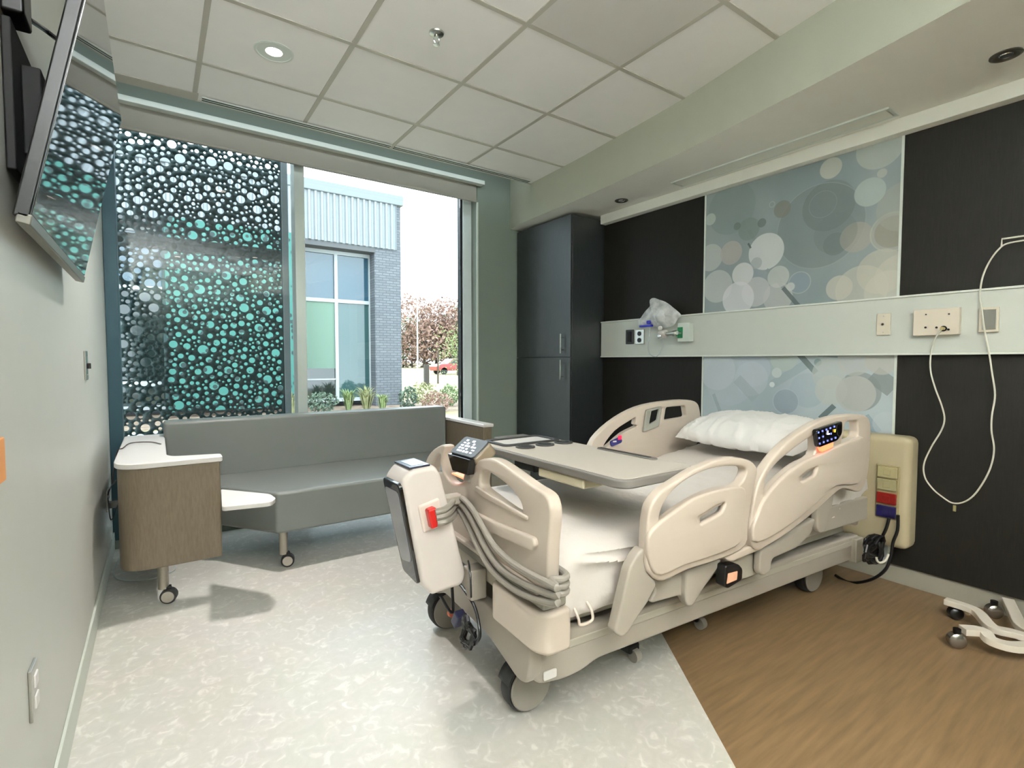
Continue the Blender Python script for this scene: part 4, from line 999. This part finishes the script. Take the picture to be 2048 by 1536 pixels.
skirt(k2([(1325,320),(1480,240),(1600,150),(1680,110),(1650,210),(1560,300),(1400,370),(1390,450),(1345,482),(1318,460)]), 0.0, 0.03)
skirt(k2([(1690,40),(1800,-60),(1790,20),(1740,180),(1715,210),(1690,180)]), -0.01, 0.03)
skirt(k2([(1080,360),(1330,255),(1345,300),(1130,390)]), -0.02, 0.04, M_bed)
BX('deck_side_panel', (0.95,0.025,0.42), (1.90,0.050,0.53), M_bedg)
BX('side_motor_box', (0.40,0.06,0.35), (0.56,0.12,0.40), M_black)
BX('side_motor_box', (1.05,0.06,0.40), (1.45,0.12,0.46), M_black)
pd = plate('power_button_box', [fillet([bedv(a,b_,-0.03) for a,b_ in k2([(1095,410),(1180,400),(1205,430),(1200,500),(1110,555),(1085,540)])],0.01)], 0.04, MV(-0.03), M_black, bed, 0.005)
plate('warning_sticker', [fillet([bedv(a,b_,-0.052) for a,b_ in k2([(1140,470),(1200,455),(1195,510),(1130,538)])],0.003)], 0.002, MV(-0.052), mat('sticker_orange',(226,170,140),0.5), pd, 0.0005)
# casters
def bed_caster(u, v, rear=False):
    r = 0.087; c0 = BM@Vector((u,v,r)); d = -BV
    root = MB().cyl(c0+Vector((0.0,0,0.06))+BV*0.0, BM@Vector((u-0.02,v+0.0,0.22)), 0.024, seg=16).build('caster', M_black, bed)
    m = MB(); m.m(0).lathe(c0-d*0.03, d, [(r*0.80,0),(r*0.97,0.006),(r,0.014),(r,0.046),(r*0.97,0.054),(r*0.93,0.058)], 40)
    m.m(1).lathe(c0+d*0.0285, d, [(r*0.88,0),(r*0.90,0.005),(r*0.86,0.009),(0.001,0.011)], 40)
    m.build('wheel', [M_tyre, M_wheel], root)
    m = MB(); m.lathe(c0-d*0.036, d, [(r*1.04,0),(r*1.05,0.02),(r*1.04,0.066)], 40, False, False)
    bmesh.ops.delete(m.bm, geom=[v_ for v_ in m.bm.verts if v_.co.z < r+0.018], context='VERTS')
    m.build('caster_hood', M_tyre, root, solid=0.006)
bed_caster(0.065,0.25); bed_caster(0.05,0.88); bed_caster(1.80,0.25); bed_caster(1.80,0.85)
# headboard end of bed
BX('headboard_frame', (1.955,0.10,0.35), (1.99,0.90,0.70), M_bed, bed, 0.02, 3)

# mattress with fitted sheet
def nz(p, s=1.0): return mnoise.noise(Vector(p)*s)
def mattress():
    U0, U1, V0, V1 = 0.045, 1.93, 0.045, 0.955
    m = MB(); nu, nv = 150, 110
    def topz(u):
        z = 0.600
        if u > 1.15: z += (u-1.15)*0.135
        return z
    def fn(s, t_):
        u = U0+(U1-U0)*s
        # around: bottom near -> side -> top -> side -> bottom far, superellipse
        a = PI*(1.12-1.24*t_)
        ca, sa = math.cos(a), math.sin(a)
        e = 0.24
        cx_ = math.copysign(abs(ca)**e, ca); sz = math.copysign(abs(sa)**(e*1.4), sa)
        hw = (V1-V0)/2; zt_ = topz(u); zb_ = 0.435 + (zt_-0.6)*0.9; hh = (zt_-zb_)/1.35
        v = (V0+V1)/2 + cx_*hw; z = zt_-hh + sz*hh
        end = min(s, 1-s)*(U1-U0)
        k = 1.0
        if end < 0.07: k = math.sqrt(max(0, 1-(1-end/0.07)**2))
        z = (zt_+zb_)/2 + (z-(zt_+zb_)/2)*(0.30+0.70*k); vv = (V0+V1)/2 + (v-(V0+V1)/2)*(0.93+0.07*k)
        side = abs(cx_) > 0.93 and sa < 0.9
        p = Vector((u, vv, z))
        w1 = nz((u*2.2, vv*6, z*3), 1.0)*0.005
        w2 = (1-abs(nz((u*3.0+z*9, vv*3.5, 3.1), 1.6)))**4*0.007
        if side:
            fold = (1-abs(nz((u*2.0+z*5.5, z*9, 7.7), 1.7)))**5
            fold2 = (1-abs(nz((u*3.2+z*4.0, z*6-u*1.5, 2.2), 1.5)))**4
            p.y += (-1 if ca < 0 else 1)*(fold*0.022+fold2*0.012-0.008); p.z += 0.004*fold
        else: p.z += w1*0.6+w2*0.8
        return BM@p
    m.grid(nu, nv, fn)
    # end caps
    bm = m.bm; bmesh.ops.holes_fill(bm, edges=[e for e in bm.edges if e.is_boundary], sides=0)
    return m
M_sheet = mat('white_sheet', (214, 207, 200), 0.85, bump=0.25, bscale=38, sheen=0.1)
o = mattress().build('mattress', M_sheet, None, angle=60)
tag(o, 'thick mattress in a creased white fitted sheet lying on the bed', 'mattress')

def pillow():
    m = MB(); n_ = 64; Lu, Lv = 0.46, 0.76
    c0 = Vector((1.72,0.53,0.79)); tilt = math.radians(13)
    R = Matrix.Rotation(-tilt, 3, 'Y')
    for sgn in (1,-1):
        def fn(s, t_):
            a = 2*s-1; b_ = 2*t_-1
            pinch = 1-0.10*(abs(a*b_)**1.0) + 0.03*(a*a*b_*b_)
            x_ = a*Lu/2*(1-0.07*(1-b_*b_)*0+0.0)*pinch; y_ = b_*Lv/2*pinch
            k = max(0,(1-abs(a)**2.6))**0.55*max(0,(1-abs(b_)**2.8))**0.55
            th = 0.098*k if sgn > 0 else 0.045*k
            wr = ((1-abs(nz((x_*5, y_*9, 2.0+sgn), 1.7)))**5)*0.018*min(1, 3*k)*(1-0.45*k)
            wr += nz((x_*4,y_*4,9),1.0)*0.008*k
            z_ = sgn*(th+ (wr if sgn > 0 else 0))
            if a < -0.2: z_ += ((1-abs(nz((x_*3, y_*14, 5.0), 1.3)))**6)*0.014*min(1,4*k)*(-a)
            p = R@Vector((x_,y_,z_))
            return BM@(c0+p)
        m.grid(n_, n_, fn)
    bmesh.ops.remove_doubles(m.bm, verts=m.bm.verts, dist=0.0008)
    return m
o = pillow().build('pillow', mat('pillowcase_white', (228,226,222), 0.85, bump=0.2, bscale=30, sheen=0.1), None, angle=70)
tag(o, 'plump white pillow at the head of the bed', 'pillow')

# ------------------------------------------------------------------ controller on the footboard notch
t = thing('footboard_controller', (0.95,1.62,0.72), 'grey touch control head standing in the notch of the footboard, with amber light', 'bed control')
ct = math.radians(-40)          # screen slopes down towards the foot
YC0, YC1 = 1.555, 1.675
xx = Vector((0.05,-0.9987,0)); dnv = Vector((-0.80,-0.04,-0.60)).normalized()     # along the front edge, and down the slope
nn = xx.cross(dnv).normalized(); nn = nn if nn.z > 0 else -nn
xx = Vector((0.05,-0.9987,0)).normalized(); yy = nn.cross(xx).normalized()
CM = Matrix((xx,yy,nn)).transposed().to_4x4(); CM.translation = Vector((0.952,1.640,0.868))
HW_, HH_ = 0.084, 0.047
hp = fillet([(-HW_,-HH_),(HW_,-HH_),(HW_,HH_),(-HW_,HH_)],0.018)
MB().prism([tuple(p) for p in hp], -0.058, -0.004, CM).build('housing', mat('controller_grey',(126,112,92),0.4), t, bevel=0.010, seg=3)
hp2 = fillet([(-HW_+0.002,-HH_+0.002),(HW_-0.006,-HH_+0.002),(HW_-0.006,HH_-0.002),(-HW_+0.002,HH_-0.002)],0.016)
scn = MB().prism([tuple(p) for p in hp2], -0.006, 0.002, CM).build('touch_screen', mat('controller_face',(74,80,84),0.38), t, bevel=0.002)
rnd = random.Random(3); e = MB()
for i in range(5):
    for j in range(5):
        if rnd.random() < 0.85:
            a = -0.044+i*0.021+rnd.uniform(-.004,.004); b_ = -0.027+j*0.0135; w_ = rnd.uniform(.010,.017); h_ = rnd.uniform(.005,.009)
            e.box((a-w_/2,b_-h_/2,0.0015),(a+w_/2,b_+h_/2,0.003),CM)
e.build('lit_icons', mat('screen_icon',(225,230,240),0.3,emit=(225,235,255),estr=0.9), scn)
fy = -HH_-0.003 if (CM@Vector((0,-HH_,0))).x < (CM@Vector((0,HH_,0))).x else HH_+0.003
e = MB(); sg = -1 if fy < 0 else 1
E1 = CM@Vector((-HW_+0.006, fy, -0.001)); E2 = CM@Vector((HW_-0.006, fy, -0.001)); dy = (E2-E1)
pa = [E1+Vector((-0.010,0,0)), E2+Vector((-0.010,0,0)), E2-dy*0.16+Vector((-0.004,0,-0.062)), E1+dy*0.16+Vector((-0.004,0,-0.062))]
pb_ = [p_+Vector((0.03,0,0)) for p_ in pa]
va = [e.bm.verts.new(p) for p in pa]; vb = [e.bm.verts.new(p) for p in pb_]
e._f(va); e._f(vb[::-1])
for i in range(4): e._f([va[i],vb[i],vb[(i+1)%4],va[(i+1)%4]])
e.build('front_face', M_blackg, t, bevel=0.003)
MB().cyl(CM@Vector((0,0,-0.055)), Vector((0.965,1.64,0.735)), 0.030,0.036,20).build('neck', M_bedg, t)
ga = bedu(911,944,-0.012); gb = bedu(943,962,-0.012)
gl2 = MB().box((-0.030,gb[0],gb[1]),(0.010,ga[0],ga[1]),BM).build('status_light', M_glow, t, bevel=0.010, seg=3); gl2['label'] = 'amber glowing status light'

# ------------------------------------------------------------------ compression pump hung on the footboard
t = thing('compression_pump', (0.76,1.62,0.42), 'white compression pump hooked on the footboard with a red hose connector', 'medical pump')
YP0, YP1 = 1.545, 1.700
side = [at(a,b_,'y',YP0) for a, b_ in ((803,968),(822,940),(872,930),(884,950),(934,1150),(926,1172),(900,1180),(866,1192),(846,1172))]
s2 = [(p.x,p.z) for p in side]
MP = Matrix(((1,0,0,0),(0,0,-1,0),(0,1,0,0),(0,0,0,1)))      # (x, z, -y)
MB().prism([tuple(p) for p in fillet(s2,[0.02,0.02,0.02,0.02,0.03,0.02,0.01,0.01,0.02],5)], -YP1, -YP0, MP).build('casing', mat('pump_white',(216,206,200),0.3,coat=0.3), t, bevel=0.018, seg=4)
# dark framed front on the -x side
A_ = Vector((s2[0][0],0,s2[0][1])); B_ = Vector((s2[8][0],0,s2[8][1])); dd = (B_-A_); LL = dd.length; dd.normalize(); n2 = Vector((dd.z,0,-dd.x)); n2 = n2 if n2.x < 0 else -n2
FM = Matrix((Vector((0,1,0)), dd, n2)).transposed().to_4x4(); FM.translation = Vector((A_.x,YP0,A_.z))
Wp = YP1-YP0
fr_ = MB().prism([tuple(p) for p in fillet([(0.006,0.002),(Wp-0.006,0.002),(Wp-0.012,LL-0.01),(0.02,LL+0.002)],0.02)], -0.006, 0.010, FM).build('front_bezel', M_blackg, t, bevel=0.004)
MB().prism([tuple(p) for p in fillet([(0.022,0.03),(Wp-0.02,0.03),(Wp-0.03,LL-0.06),(0.032,LL-0.08)],0.02)], 0.008, 0.0125, FM).build('front_window', mat('pump_window',(150,150,156),0.12), fr_)
# display on the top slope
A_ = Vector((s2[1][0],0,s2[1][1])); B_ = Vector((s2[2][0],0,s2[2][1])); zt_ = (A_.z+B_.z)/2
TMx = Matrix.Translation(Vector(((A_.x+B_.x)/2-0.004,(YP0+YP1)/2,zt_)))@Matrix.Rotation(math.radians(-3),4,'Y')
ds = MB().box((-0.042,-0.068,-0.002),(0.034,0.066,0.005),TMx).build('display_frame', mat('display_navy',(34,38,62),0.25), t, bevel=0.006, seg=3)
MB().box((-0.026,-0.046,0.004),(0.018,0.046,0.0062),TMx).build('display', mat('lcd_grey',(176,190,200),0.15,emit=(170,190,205),estr=0.25), ds)
# connector
q = at(862,1032,'y',YP0-0.004)
cm = Matrix.Translation(q)@Matrix.Rotation(math.radians(-12),4,'Y')
MB().box((-0.038,-0.004,-0.048),(0.042,0.012,0.050),cm).build('connector_socket', mat('pump_socket',(224,208,198),0.35), t, bevel=0.008, seg=3)
MB().box((-0.018,-0.030,-0.034),(0.014,0.006,0.034),cm).build('hose_connector', M_red, t, bevel=0.007, seg=3)
MB().tube([at(880,1190,'y',1.6), at(905,1225,'y',1.62), Vector((0.86,1.60,0.40)), BM@Vector((-0.06,0.40,0.33)), BM@Vector((-0.07,0.33,0.26)), BM@Vector((-0.07,0.36,0.21))],0.006,8).build('power_cable', M_black, t)
MB().box((0.80,1.625,0.66),(0.915,1.665,0.70)).build('hanging_hook', M_bedg, t, bevel=0.01)
# hose: three parallel tubes
t = thing('compression_hose', (0.8,1.4,0.6), 'triple grey air hose sweeping from the pump down to the footboard corner', 'hose')
HP = {-1: [(870,1024),(889,1019),(902,1008),(911,997),(926,998),(946,1020),(966,1055),(990,1093),(1022,1124),(1060,1148),(1095,1166),(1114,1176)],
      0: [(872,1035),(890,1031),(903,1021),(911,1009),(920,1008),(938,1028),(955,1062),(975,1101),(1002,1137),(1042,1164),(1085,1183),(1114,1191)],
      1: [(874,1046),(892,1043),(905,1034),(912,1022),(919,1021),(930,1040),(944,1069),(961,1104),(986,1143),(1028,1178),(1075,1199),(1114,1206)]}
for k, L_ in HP.items():
    pts = []
    for i, (px, py) in enumerate(L_):
        if i < 2: pts.append(at(px, py, 'y', 1.515))
        elif i == 2: pts.append(at(px, py, 'y', 1.58))
        else:
            v_, z_ = bedu(px, py, -0.055); pts.append(BM@Vector((-0.055, v_, z_)))
    pts.append(BM@Vector((-0.035, -0.040, z_-0.003))); pts.append(BM@Vector((0.0, -0.048, z_-0.005))); pts.append(BM@Vector((0.03, -0.02, z_-0.008))); pts.append(BM@Vector((0.04, 0.06, z_-0.012)))
    MB().tube(pts, 0.0108, 10).build('tube', M_hose, t)
MB().tube([BM@Vector((0.0,bedu(905,1000,0)[0],bedu(905,995,0)[1])), BM@Vector((-0.06,bedu(908,1003,0)[0],bedu(908,1000,0)[1])), BM@Vector((-0.08,bedu(912,1012,0)[0],bedu(912,1020,0)[1])), BM@Vector((-0.06,bedu(918,1028,0)[0],bedu(918,1040,0)[1]))],0.004,6).build('hose_hanger', M_bed, t)
# black plugs and cable bundle below the footboard
t = thing('plug_bundle', tuple(BM@Vector((-0.05,0.42,0.22))), 'coiled black power cord with plug hanging under the foot of the bed', 'power cord')
e = MB(); cc = BM@Vector((-0.075,0.40,0.235))
pts = []
for i in range(60):
    a = i*0.62; rr = 0.046+0.010*math.sin(i*1.7)
    pts.append(cc+BV*math.cos(a)*rr*0.8+BZ*math.sin(a)*rr+BU*(-0.004*(i%5)))
e.tube(pts, 0.009, 6, smooth=False); e.build('cord_coil', M_black, t)
MB().box((-0.02,-0.018,-0.03),(0.02,0.018,0.03),Matrix.Translation(BM@Vector((-0.07,0.50,0.235)))@Matrix.Rotation(0.5,4,'X')).build('plug', mat('plug_dark_blue',(34,36,66),0.4), t, bevel=0.006)
MB().cyl(BM@Vector((-0.075,0.545,0.235)), BM@Vector((-0.075,0.565,0.23)), 0.014,seg=12).build('plug_cap', mat('plug_orange',(170,84,56),0.5), t)
t = thing('bed_junction_box', tuple(BM@Vector((-0.05,0.5,0.42))), 'grey cable box with thin wire below the footboard beside the bumper', 'cable box')
MB().box((-0.075,0.385,0.345),(-0.012,0.455,0.455),BM).build('box_body', M_bedg, t, bevel=0.008)
MB().tube([BM@Vector(p) for p in ((-0.05,0.46,0.462),(-0.075,0.40,0.468),(-0.085,0.37,0.43),(-0.082,0.372,0.37))],0.0035,6).build('wire', M_black, t)

# ------------------------------------------------------------------ overbed table
t = thing('overbed_table', (1.72,2.28,0), 'wheeled overbed table with grey rimmed cream top reaching over the bed', 'table')
TX0, TX1, TY0, TY1, TZ = 1.205, 1.60, 1.105, 2.04, 0.81
rim = fillet([(TX0,TY0),(TX1,TY0),(TX1,TY1),(TX0,TY1)],[0.06,0.06,0.04,0.04],8)
MB().prism([tuple(p) for p in rim], TZ-0.034, TZ-0.002, Matrix.Identity(4)).build('table_edge', M_tgrey, t, bevel=0.008, seg=3)
ins = fillet([(TX0+0.010,TY0+0.010),(TX1-0.010,TY0+0.010),(TX1-0.010,TY1-0.010),(TX0+0.010,TY1-0.010)],[0.05,0.05,0.03,0.03],8)
MB().prism([tuple(p) for p in ins], TZ-0.004, TZ, Matrix.Identity(4)).build('table_surface', M_ttop, t, bevel=0.001)
I4 = Matrix.Translation((0,0,TZ+0.002))
tr = plate('tray_rim', [rrect(1.25,1.84,1.575,2.03,0.03), rrect(1.272,1.862,1.553,2.008,0.02)], 0.012, I4, M_tblk, t, 0.003)
MB().box((1.27,1.86,TZ),(1.555,2.01,TZ+0.0015)).build('tray_floor', M_lamw, tr)
for cx_ in (1.32,1.43,1.54):
    rg = plate('cup_ring', [[(cx_+0.043*math.cos(a*PI/16),1.785+0.043*math.sin(a*PI/16)) for a in range(32)],[(cx_+0.030*math.cos(a*PI/16),1.785+0.030*math.sin(a*PI/16)) for a in range(32)]], 0.010, I4, M_tblk, t, 0.003)
    MB().cyl((cx_,1.785,TZ),(cx_,1.785,TZ+0.002),0.031,seg=28).build('cup_well', M_blackm, rg)
MB().prism([tuple(p) for p in fillet([(1.548,1.27),(1.580,1.27),(1.580,1.58),(1.548,1.58)],0.012)], TZ, TZ+0.005, Matrix.Identity(4)).build('pen_groove', M_tgrey, t, bevel=0.002)
MB().prism([(1.553,1.30),(1.575,1.30),(1.575,1.575),(1.553,1.575)], TZ+0.004, TZ+0.0065, Matrix.Identity(4)).build('groove_liner', M_tblk, t)
MB().box((1.215,1.30,0.738),(1.42,1.56,0.776)).build('under_drawer', mat('drawer_beige',(206,198,170),0.5), t, bevel=0.008)
MB().box((1.30,1.62,0.745),(1.55,1.98,0.776)).build('mechanism_box', M_tblk, t, bevel=0.006)
MB().box((1.34,1.75,0.700),(1.46,1.90,0.745)).build('release_lever', M_black, t, bevel=0.006)
MB().box((1.50,1.9,0.735),(1.70,2.32,0.776)).build('top_bracket', M_tgrey, t, bevel=0.006)
MB().box((1.62,2.245,0.07),(1.70,2.325,0.74)).build('column', M_steel, t, bevel=0.01)
MB().box((1.50,2.23,0.03),(1.98,2.31,0.075)).build('base_bar', M_blackm, t, bevel=0.01)
for lx in (1.525,1.955):
    lg = MB().box((lx-0.03,1.33,0.032),(lx+0.03,2.25,0.068)).build('base_leg', M_blackm, t, bevel=0.008)
    for ly in (1.33,2.24): MB().cyl((lx-0.014,ly,0.025),(lx+0.014,ly,0.025),0.025,seg=20).build('wheel', M_wheel, lg)

# ------------------------------------------------------------------ head wall power console behind the bed
t = thing('power_console', (3.1,1.1,0.2), 'tan bed console on the head wall with stacked lit sockets, cables hanging', 'power console')
QX = 3.085
MB().box((QX,0.925,0.225),(PX,1.34,0.805)).build('console_body', M_tan, t, bevel=0.035, seg=4)
def cy(px): return at(px,980,'x',QX).y
def cz(py): return at(1775,py,'x',QX).z
ya, yb = cy(1752), cy(1799)
MB().box((QX-0.006,yb,cz(1037)),(QX+0.004,ya,cz(930))).build('socket_frame', mat('socket_frame_tan',(150,138,100),0.4), t, bevel=0.003)
for (p0,p1,m_,nm) in ((933,955,mat('socket_cream',(170,160,120),0.25),'cream socket'),(958,980,mat('socket_cream2',(150,142,108),0.25),'cream socket'),(985,1007,mat('socket_red',(120,22,18),0.3),'red socket'),(1011,1034,mat('socket_blue',(20,16,60),0.3),'blue socket')):
    s1 = MB().box((QX-0.018,yb+0.008,cz(p1)),(QX-0.004,ya-0.008,cz(p0))).build('socket', m_, t, bevel=0.004)
    s1['label'] = nm
    zc_ = (cz(p0)+cz(p1))/2; yc_ = (ya+yb)/2
    MB().box((QX-0.021,yc_-0.016,zc_-0.014),(QX-0.017,yc_+0.016,zc_+0.014)).build('socket_face', m_, s1, bevel=0.002)
for s0, pth in enumerate(([(1778,1036),(1772,1058),(1760,1080),(1745,1100),(1720,1112),(1690,1105)],[(1796,1030),(1795,1060),(1786,1085),(1782,1110),(1770,1140),(1740,1160),(1700,1165),(1670,1150)])):
    MB().tube([at(a,b_,'x',QX-0.03-0.02*i/len(pth)) for i,(a,b_) in enumerate(pth)],0.0075,8).build('cable', M_black, t)
t = thing('power_cord_pile', (2.9,1.15,0.2), 'dark coiled power cord hooked at the head end of the bed', 'power cord')
cc = BM@Vector((1.84,-0.02,0.30)); pts = []
for i in range(96):
    a = i*0.42; rr = 0.075+0.030*math.sin(i*0.9); pts.append(cc+BU*math.cos(a)*rr+BZ*math.sin(a)*rr*0.62-BV*(0.012+0.012*math.sin(i*0.37)))
MB().tube(pts, 0.008, 8, smooth=False).build('coil', M_black, t)
pts = [cc+BU*math.cos(a*PI/14)*0.06+BZ*(math.sin(a*PI/14)*0.035-0.015)-BV*0.05 for a in range(14,28)]
MB().tube(pts, 0.005, 8, smooth=False).build('pale_strap', M_cord, t)

# ------------------------------------------------------------------ white wheeled stand base at the right edge
t = thing('stand_base', (3.0,0.45,0), 'white wheeled stand base with curved legs on the floor at the right edge', 'equipment stand')
def fl(px, py, z): return at(px, py, 'z', z)
M_stand = mat('stand_white',(222,214,200),0.35)
legs = [[(1890,1196,.085),(1935,1210,.085),(1958,1222,.08),(1985,1250,.075),(2030,1262,.075),(2090,1280,.075)],
        [(1925,1254,.085),(1965,1258,.085),(1985,1276,.075),(2030,1288,.07),(2090,1285,.075)],
        [(2016,1196,.095),(2030,1225,.085),(2045,1250,.08),(2090,1275,.075)]]
for L_ in legs:
    e = MB(); P_ = catmull([fl(*p) for p in L_], 5); pr = None
    Lf = []; Rt = []
    for i, p_ in enumerate(P_):
        d_ = P_[min(i+1,len(P_)-1)]-P_[max(i-1,0)]; d_.z = 0; d_.normalize(); n_ = Vector((-d_.y,d_.x,0))*0.022
        Lf.append((p_.x+n_.x,p_.y+n_.y,p_.z)); Rt.append((p_.x-n_.x,p_.y-n_.y,p_.z))
    ring = [[e.bm.verts.new((q_[0],q_[1],q_[2]+dz)) for q_, dz in ((l_,0.0),(r_,0.0),(r_,-0.026),(l_,-0.026))] for l_, r_ in zip(Lf,Rt)]
    for A, B in zip(ring, ring[1:]):
        for k in range(4): e._f([A[k],A[(k+1)%4],B[(k+1)%4],B[k]])
    e._f(ring[0]); e._f(ring[-1][::-1])
    e.build('leg', M_stand, t, bevel=0.004)
q = fl(2100,1280,.08); MB().cyl((q.x,q.y,0.05),(q.x,q.y,0.11),0.06,0.045,24).build('hub', M_stand, t)
MB().cyl((q.x,q.y,0.10),(q.x,q.y,1.1),0.016,seg=16).build('pole', M_steel, t)
for px, py, r_, m_ in ((1917,1240,0.028,M_black),(1920,1298,0.032,M_chrome),(1994,1238,0.032,M_chrome)):
    c0 = at(px, py, 'z', 0.0)+Vector((0,0.012,r_)); dv = Vector((-0.75,-0.65,0)).normalized()
    MB().lathe(c0-dv*0.02, dv, [(r_*0.85,0),(r_,0.005),(r_,0.033),(r_*0.8,0.039),(r_*0.3,0.042)], 28).build('caster', [m_ if m_ is M_black else mat('stand_caster_metal',(150,144,136),0.25,metal=0.9)], t)
    MB().cyl(c0+Vector((0,0,r_*0.6)), c0+Vector((0,0,r_*0.6+0.03)), 0.014, seg=12).build('caster_stem', M_black, t)

# ------------------------------------------------------------------ oxygen mask bag and flow meter on the rail
def clear_mat():
    m = bpy.data.materials.new('clear_film'); m.use_nodes = True; nt = m.node_tree; bs = nt.nodes['Principled BSDF']
    bs.inputs['Base Color'].default_value = (0.86,0.88,0.88,1); bs.inputs['Roughness'].default_value = 0.25; bs.inputs['Alpha'].default_value = 0.42; bs.inputs['Specular IOR Level'].default_value = 0.8
    tc = nt.nodes.new('ShaderNodeTexCoord'); n_ = nt.nodes.new('ShaderNodeTexNoise'); n_.inputs['Scale'].default_value = 14; n_.inputs['Detail'].default_value = 3
    bp = nt.nodes.new('ShaderNodeBump'); bp.inputs['Strength'].default_value = 0.35; bp.inputs['Distance'].default_value = 0.01
    nt.links.new(tc.outputs['Object'], n_.inputs['Vector']); nt.links.new(n_.outputs['Fac'], bp.inputs['Height']); nt.links.new(bp.outputs[0], bs.inputs['Normal'])
    mr = nt.nodes.new('ShaderNodeMapRange'); mr.inputs['To Min'].default_value = 0.45; mr.inputs['To Max'].default_value = 0.85; mr.inputs['From Min'].default_value = 0.35; mr.inputs['From Max'].default_value = 0.65
    nt.links.new(n_.outputs['Fac'], mr.inputs['Value']); nt.links.new(mr.outputs[0], bs.inputs['Alpha'])
    return m
M_clear = clear_mat()
t = thing('resuscitator_bag', (3.1,2.65,1.45), 'clear plastic bag holding a breathing mask, hung on the rail', 'medical bag')
kb = lambda L_: [(1200+x*0.1172, 580+y*0.1172) for x, y in L_]
def bagface(x0, bulge):
    ol = kb([(700,470),(760,380),(850,270),(850,170),(920,135),(1010,165),(1120,205),(1240,290),(1390,430),(1330,480),(1260,600),(1100,640),(940,620),(760,620),(650,610),(640,520)])
    P_ = [at(a,b_,'x',x0) for a, b_ in ol]; cy_ = sum(p.y for p in P_)/len(P_); cz_ = sum(p.z for p in P_)/len(P_)
    P_ = [Vector((p.y,p.z)) for p in P_]; P_ = smoothloop(P_, 3); n_ = len(P_)
    m = MB(); rings = []
    for k in range(6):
        s_k = 1-k/6.0; rings.append([m.bm.verts.new((x0-bulge*math.sin((1-s_k)*PI/2)+0.006*nz((p.x*30,p.y*30,k*2.0)), cy_+(p.x-cy_)*s_k, cz_+(p.y-cz_)*s_k)) for p in P_])
    for A, B in zip(rings, rings[1:]):
        for i in range(n_): m._f([A[i],A[(i+1)%n_],B[(i+1)%n_],B[i]])
    m._f(rings[-1]); return m
bagface(3.12, 0.05).build('bag_film', M_clear, t, normals=False)
bagface(3.125, -0.02).build('bag_film', M_clear, t, normals=False)
q = at(1290,652,'x',3.09); MB().box((3.085,q.y-0.06,q.z-0.008),(3.115,q.y+0.055,q.z+0.008)).build('blue_band', M_blue, t, bevel=0.004)
q = at(1297,646,'x',3.085); MB().box((3.075,q.y-0.016,q.z-0.006),(3.10,q.y+0.014,q.z+0.018)).build('blue_tab', M_blue, t, bevel=0.004)
q = at(1322,632,'x',3.10); MB().lathe((3.12,q.y,q.z), (-1,0,0.1), [(0.062,0),(0.058,0.02),(0.035,0.045),(0.016,0.055)], 24).build('mask_dome', M_clear, t)
q = at(1310,690,'x',3.12)
MB().tube([at(1300,655,'x',3.10), at(1296,690,'x',3.11), at(1300,708,'x',3.12), at(1313,713,'x',3.12), at(1323,700,'x',3.12), at(1326,680,'x',3.11)],0.004,8).build('clear_tubing', mat('tubing_clear',(214,222,222),0.2,alpha=0.7), t)
t = thing('flow_meter', (3.12,2.45,1.39), 'white and steel flow meter valve plugged in the green oxygen outlet', 'valve')
yg, zg = rp(1373,667)
q = at(1325,668,'x',3.10)
MB().cyl((3.10,q.y+0.02,q.z),(3.10,q.y-0.035,q.z),0.030,seg=24).build('valve_body', mat('valve_white',(214,206,200),0.35), t, bevel=0.003)
MB().cyl((3.10,q.y-0.035,q.z),(3.10,yg+0.025,q.z),0.014,seg=16).build('stem', M_steel, t)
MB().cyl((3.10,yg+0.05,q.z),(3.10,yg+0.028,q.z),0.022,seg=16).build('nut', M_steel, t)
q2 = at(1318,672,'x',3.065); MB().lathe((3.085,q2.y,q2.z), (-1,0,0), [(0.016,0),(0.016,0.02),(0.010,0.026)], 20).build('knob', M_chrome, t)
q2 = at(1318,656,'x',3.065); MB().lathe((3.085,q2.y,q2.z), (-1,0,0), [(0.015,0),(0.015,0.014),(0.006,0.018)], 20).build('gauge', M_lamw, t)
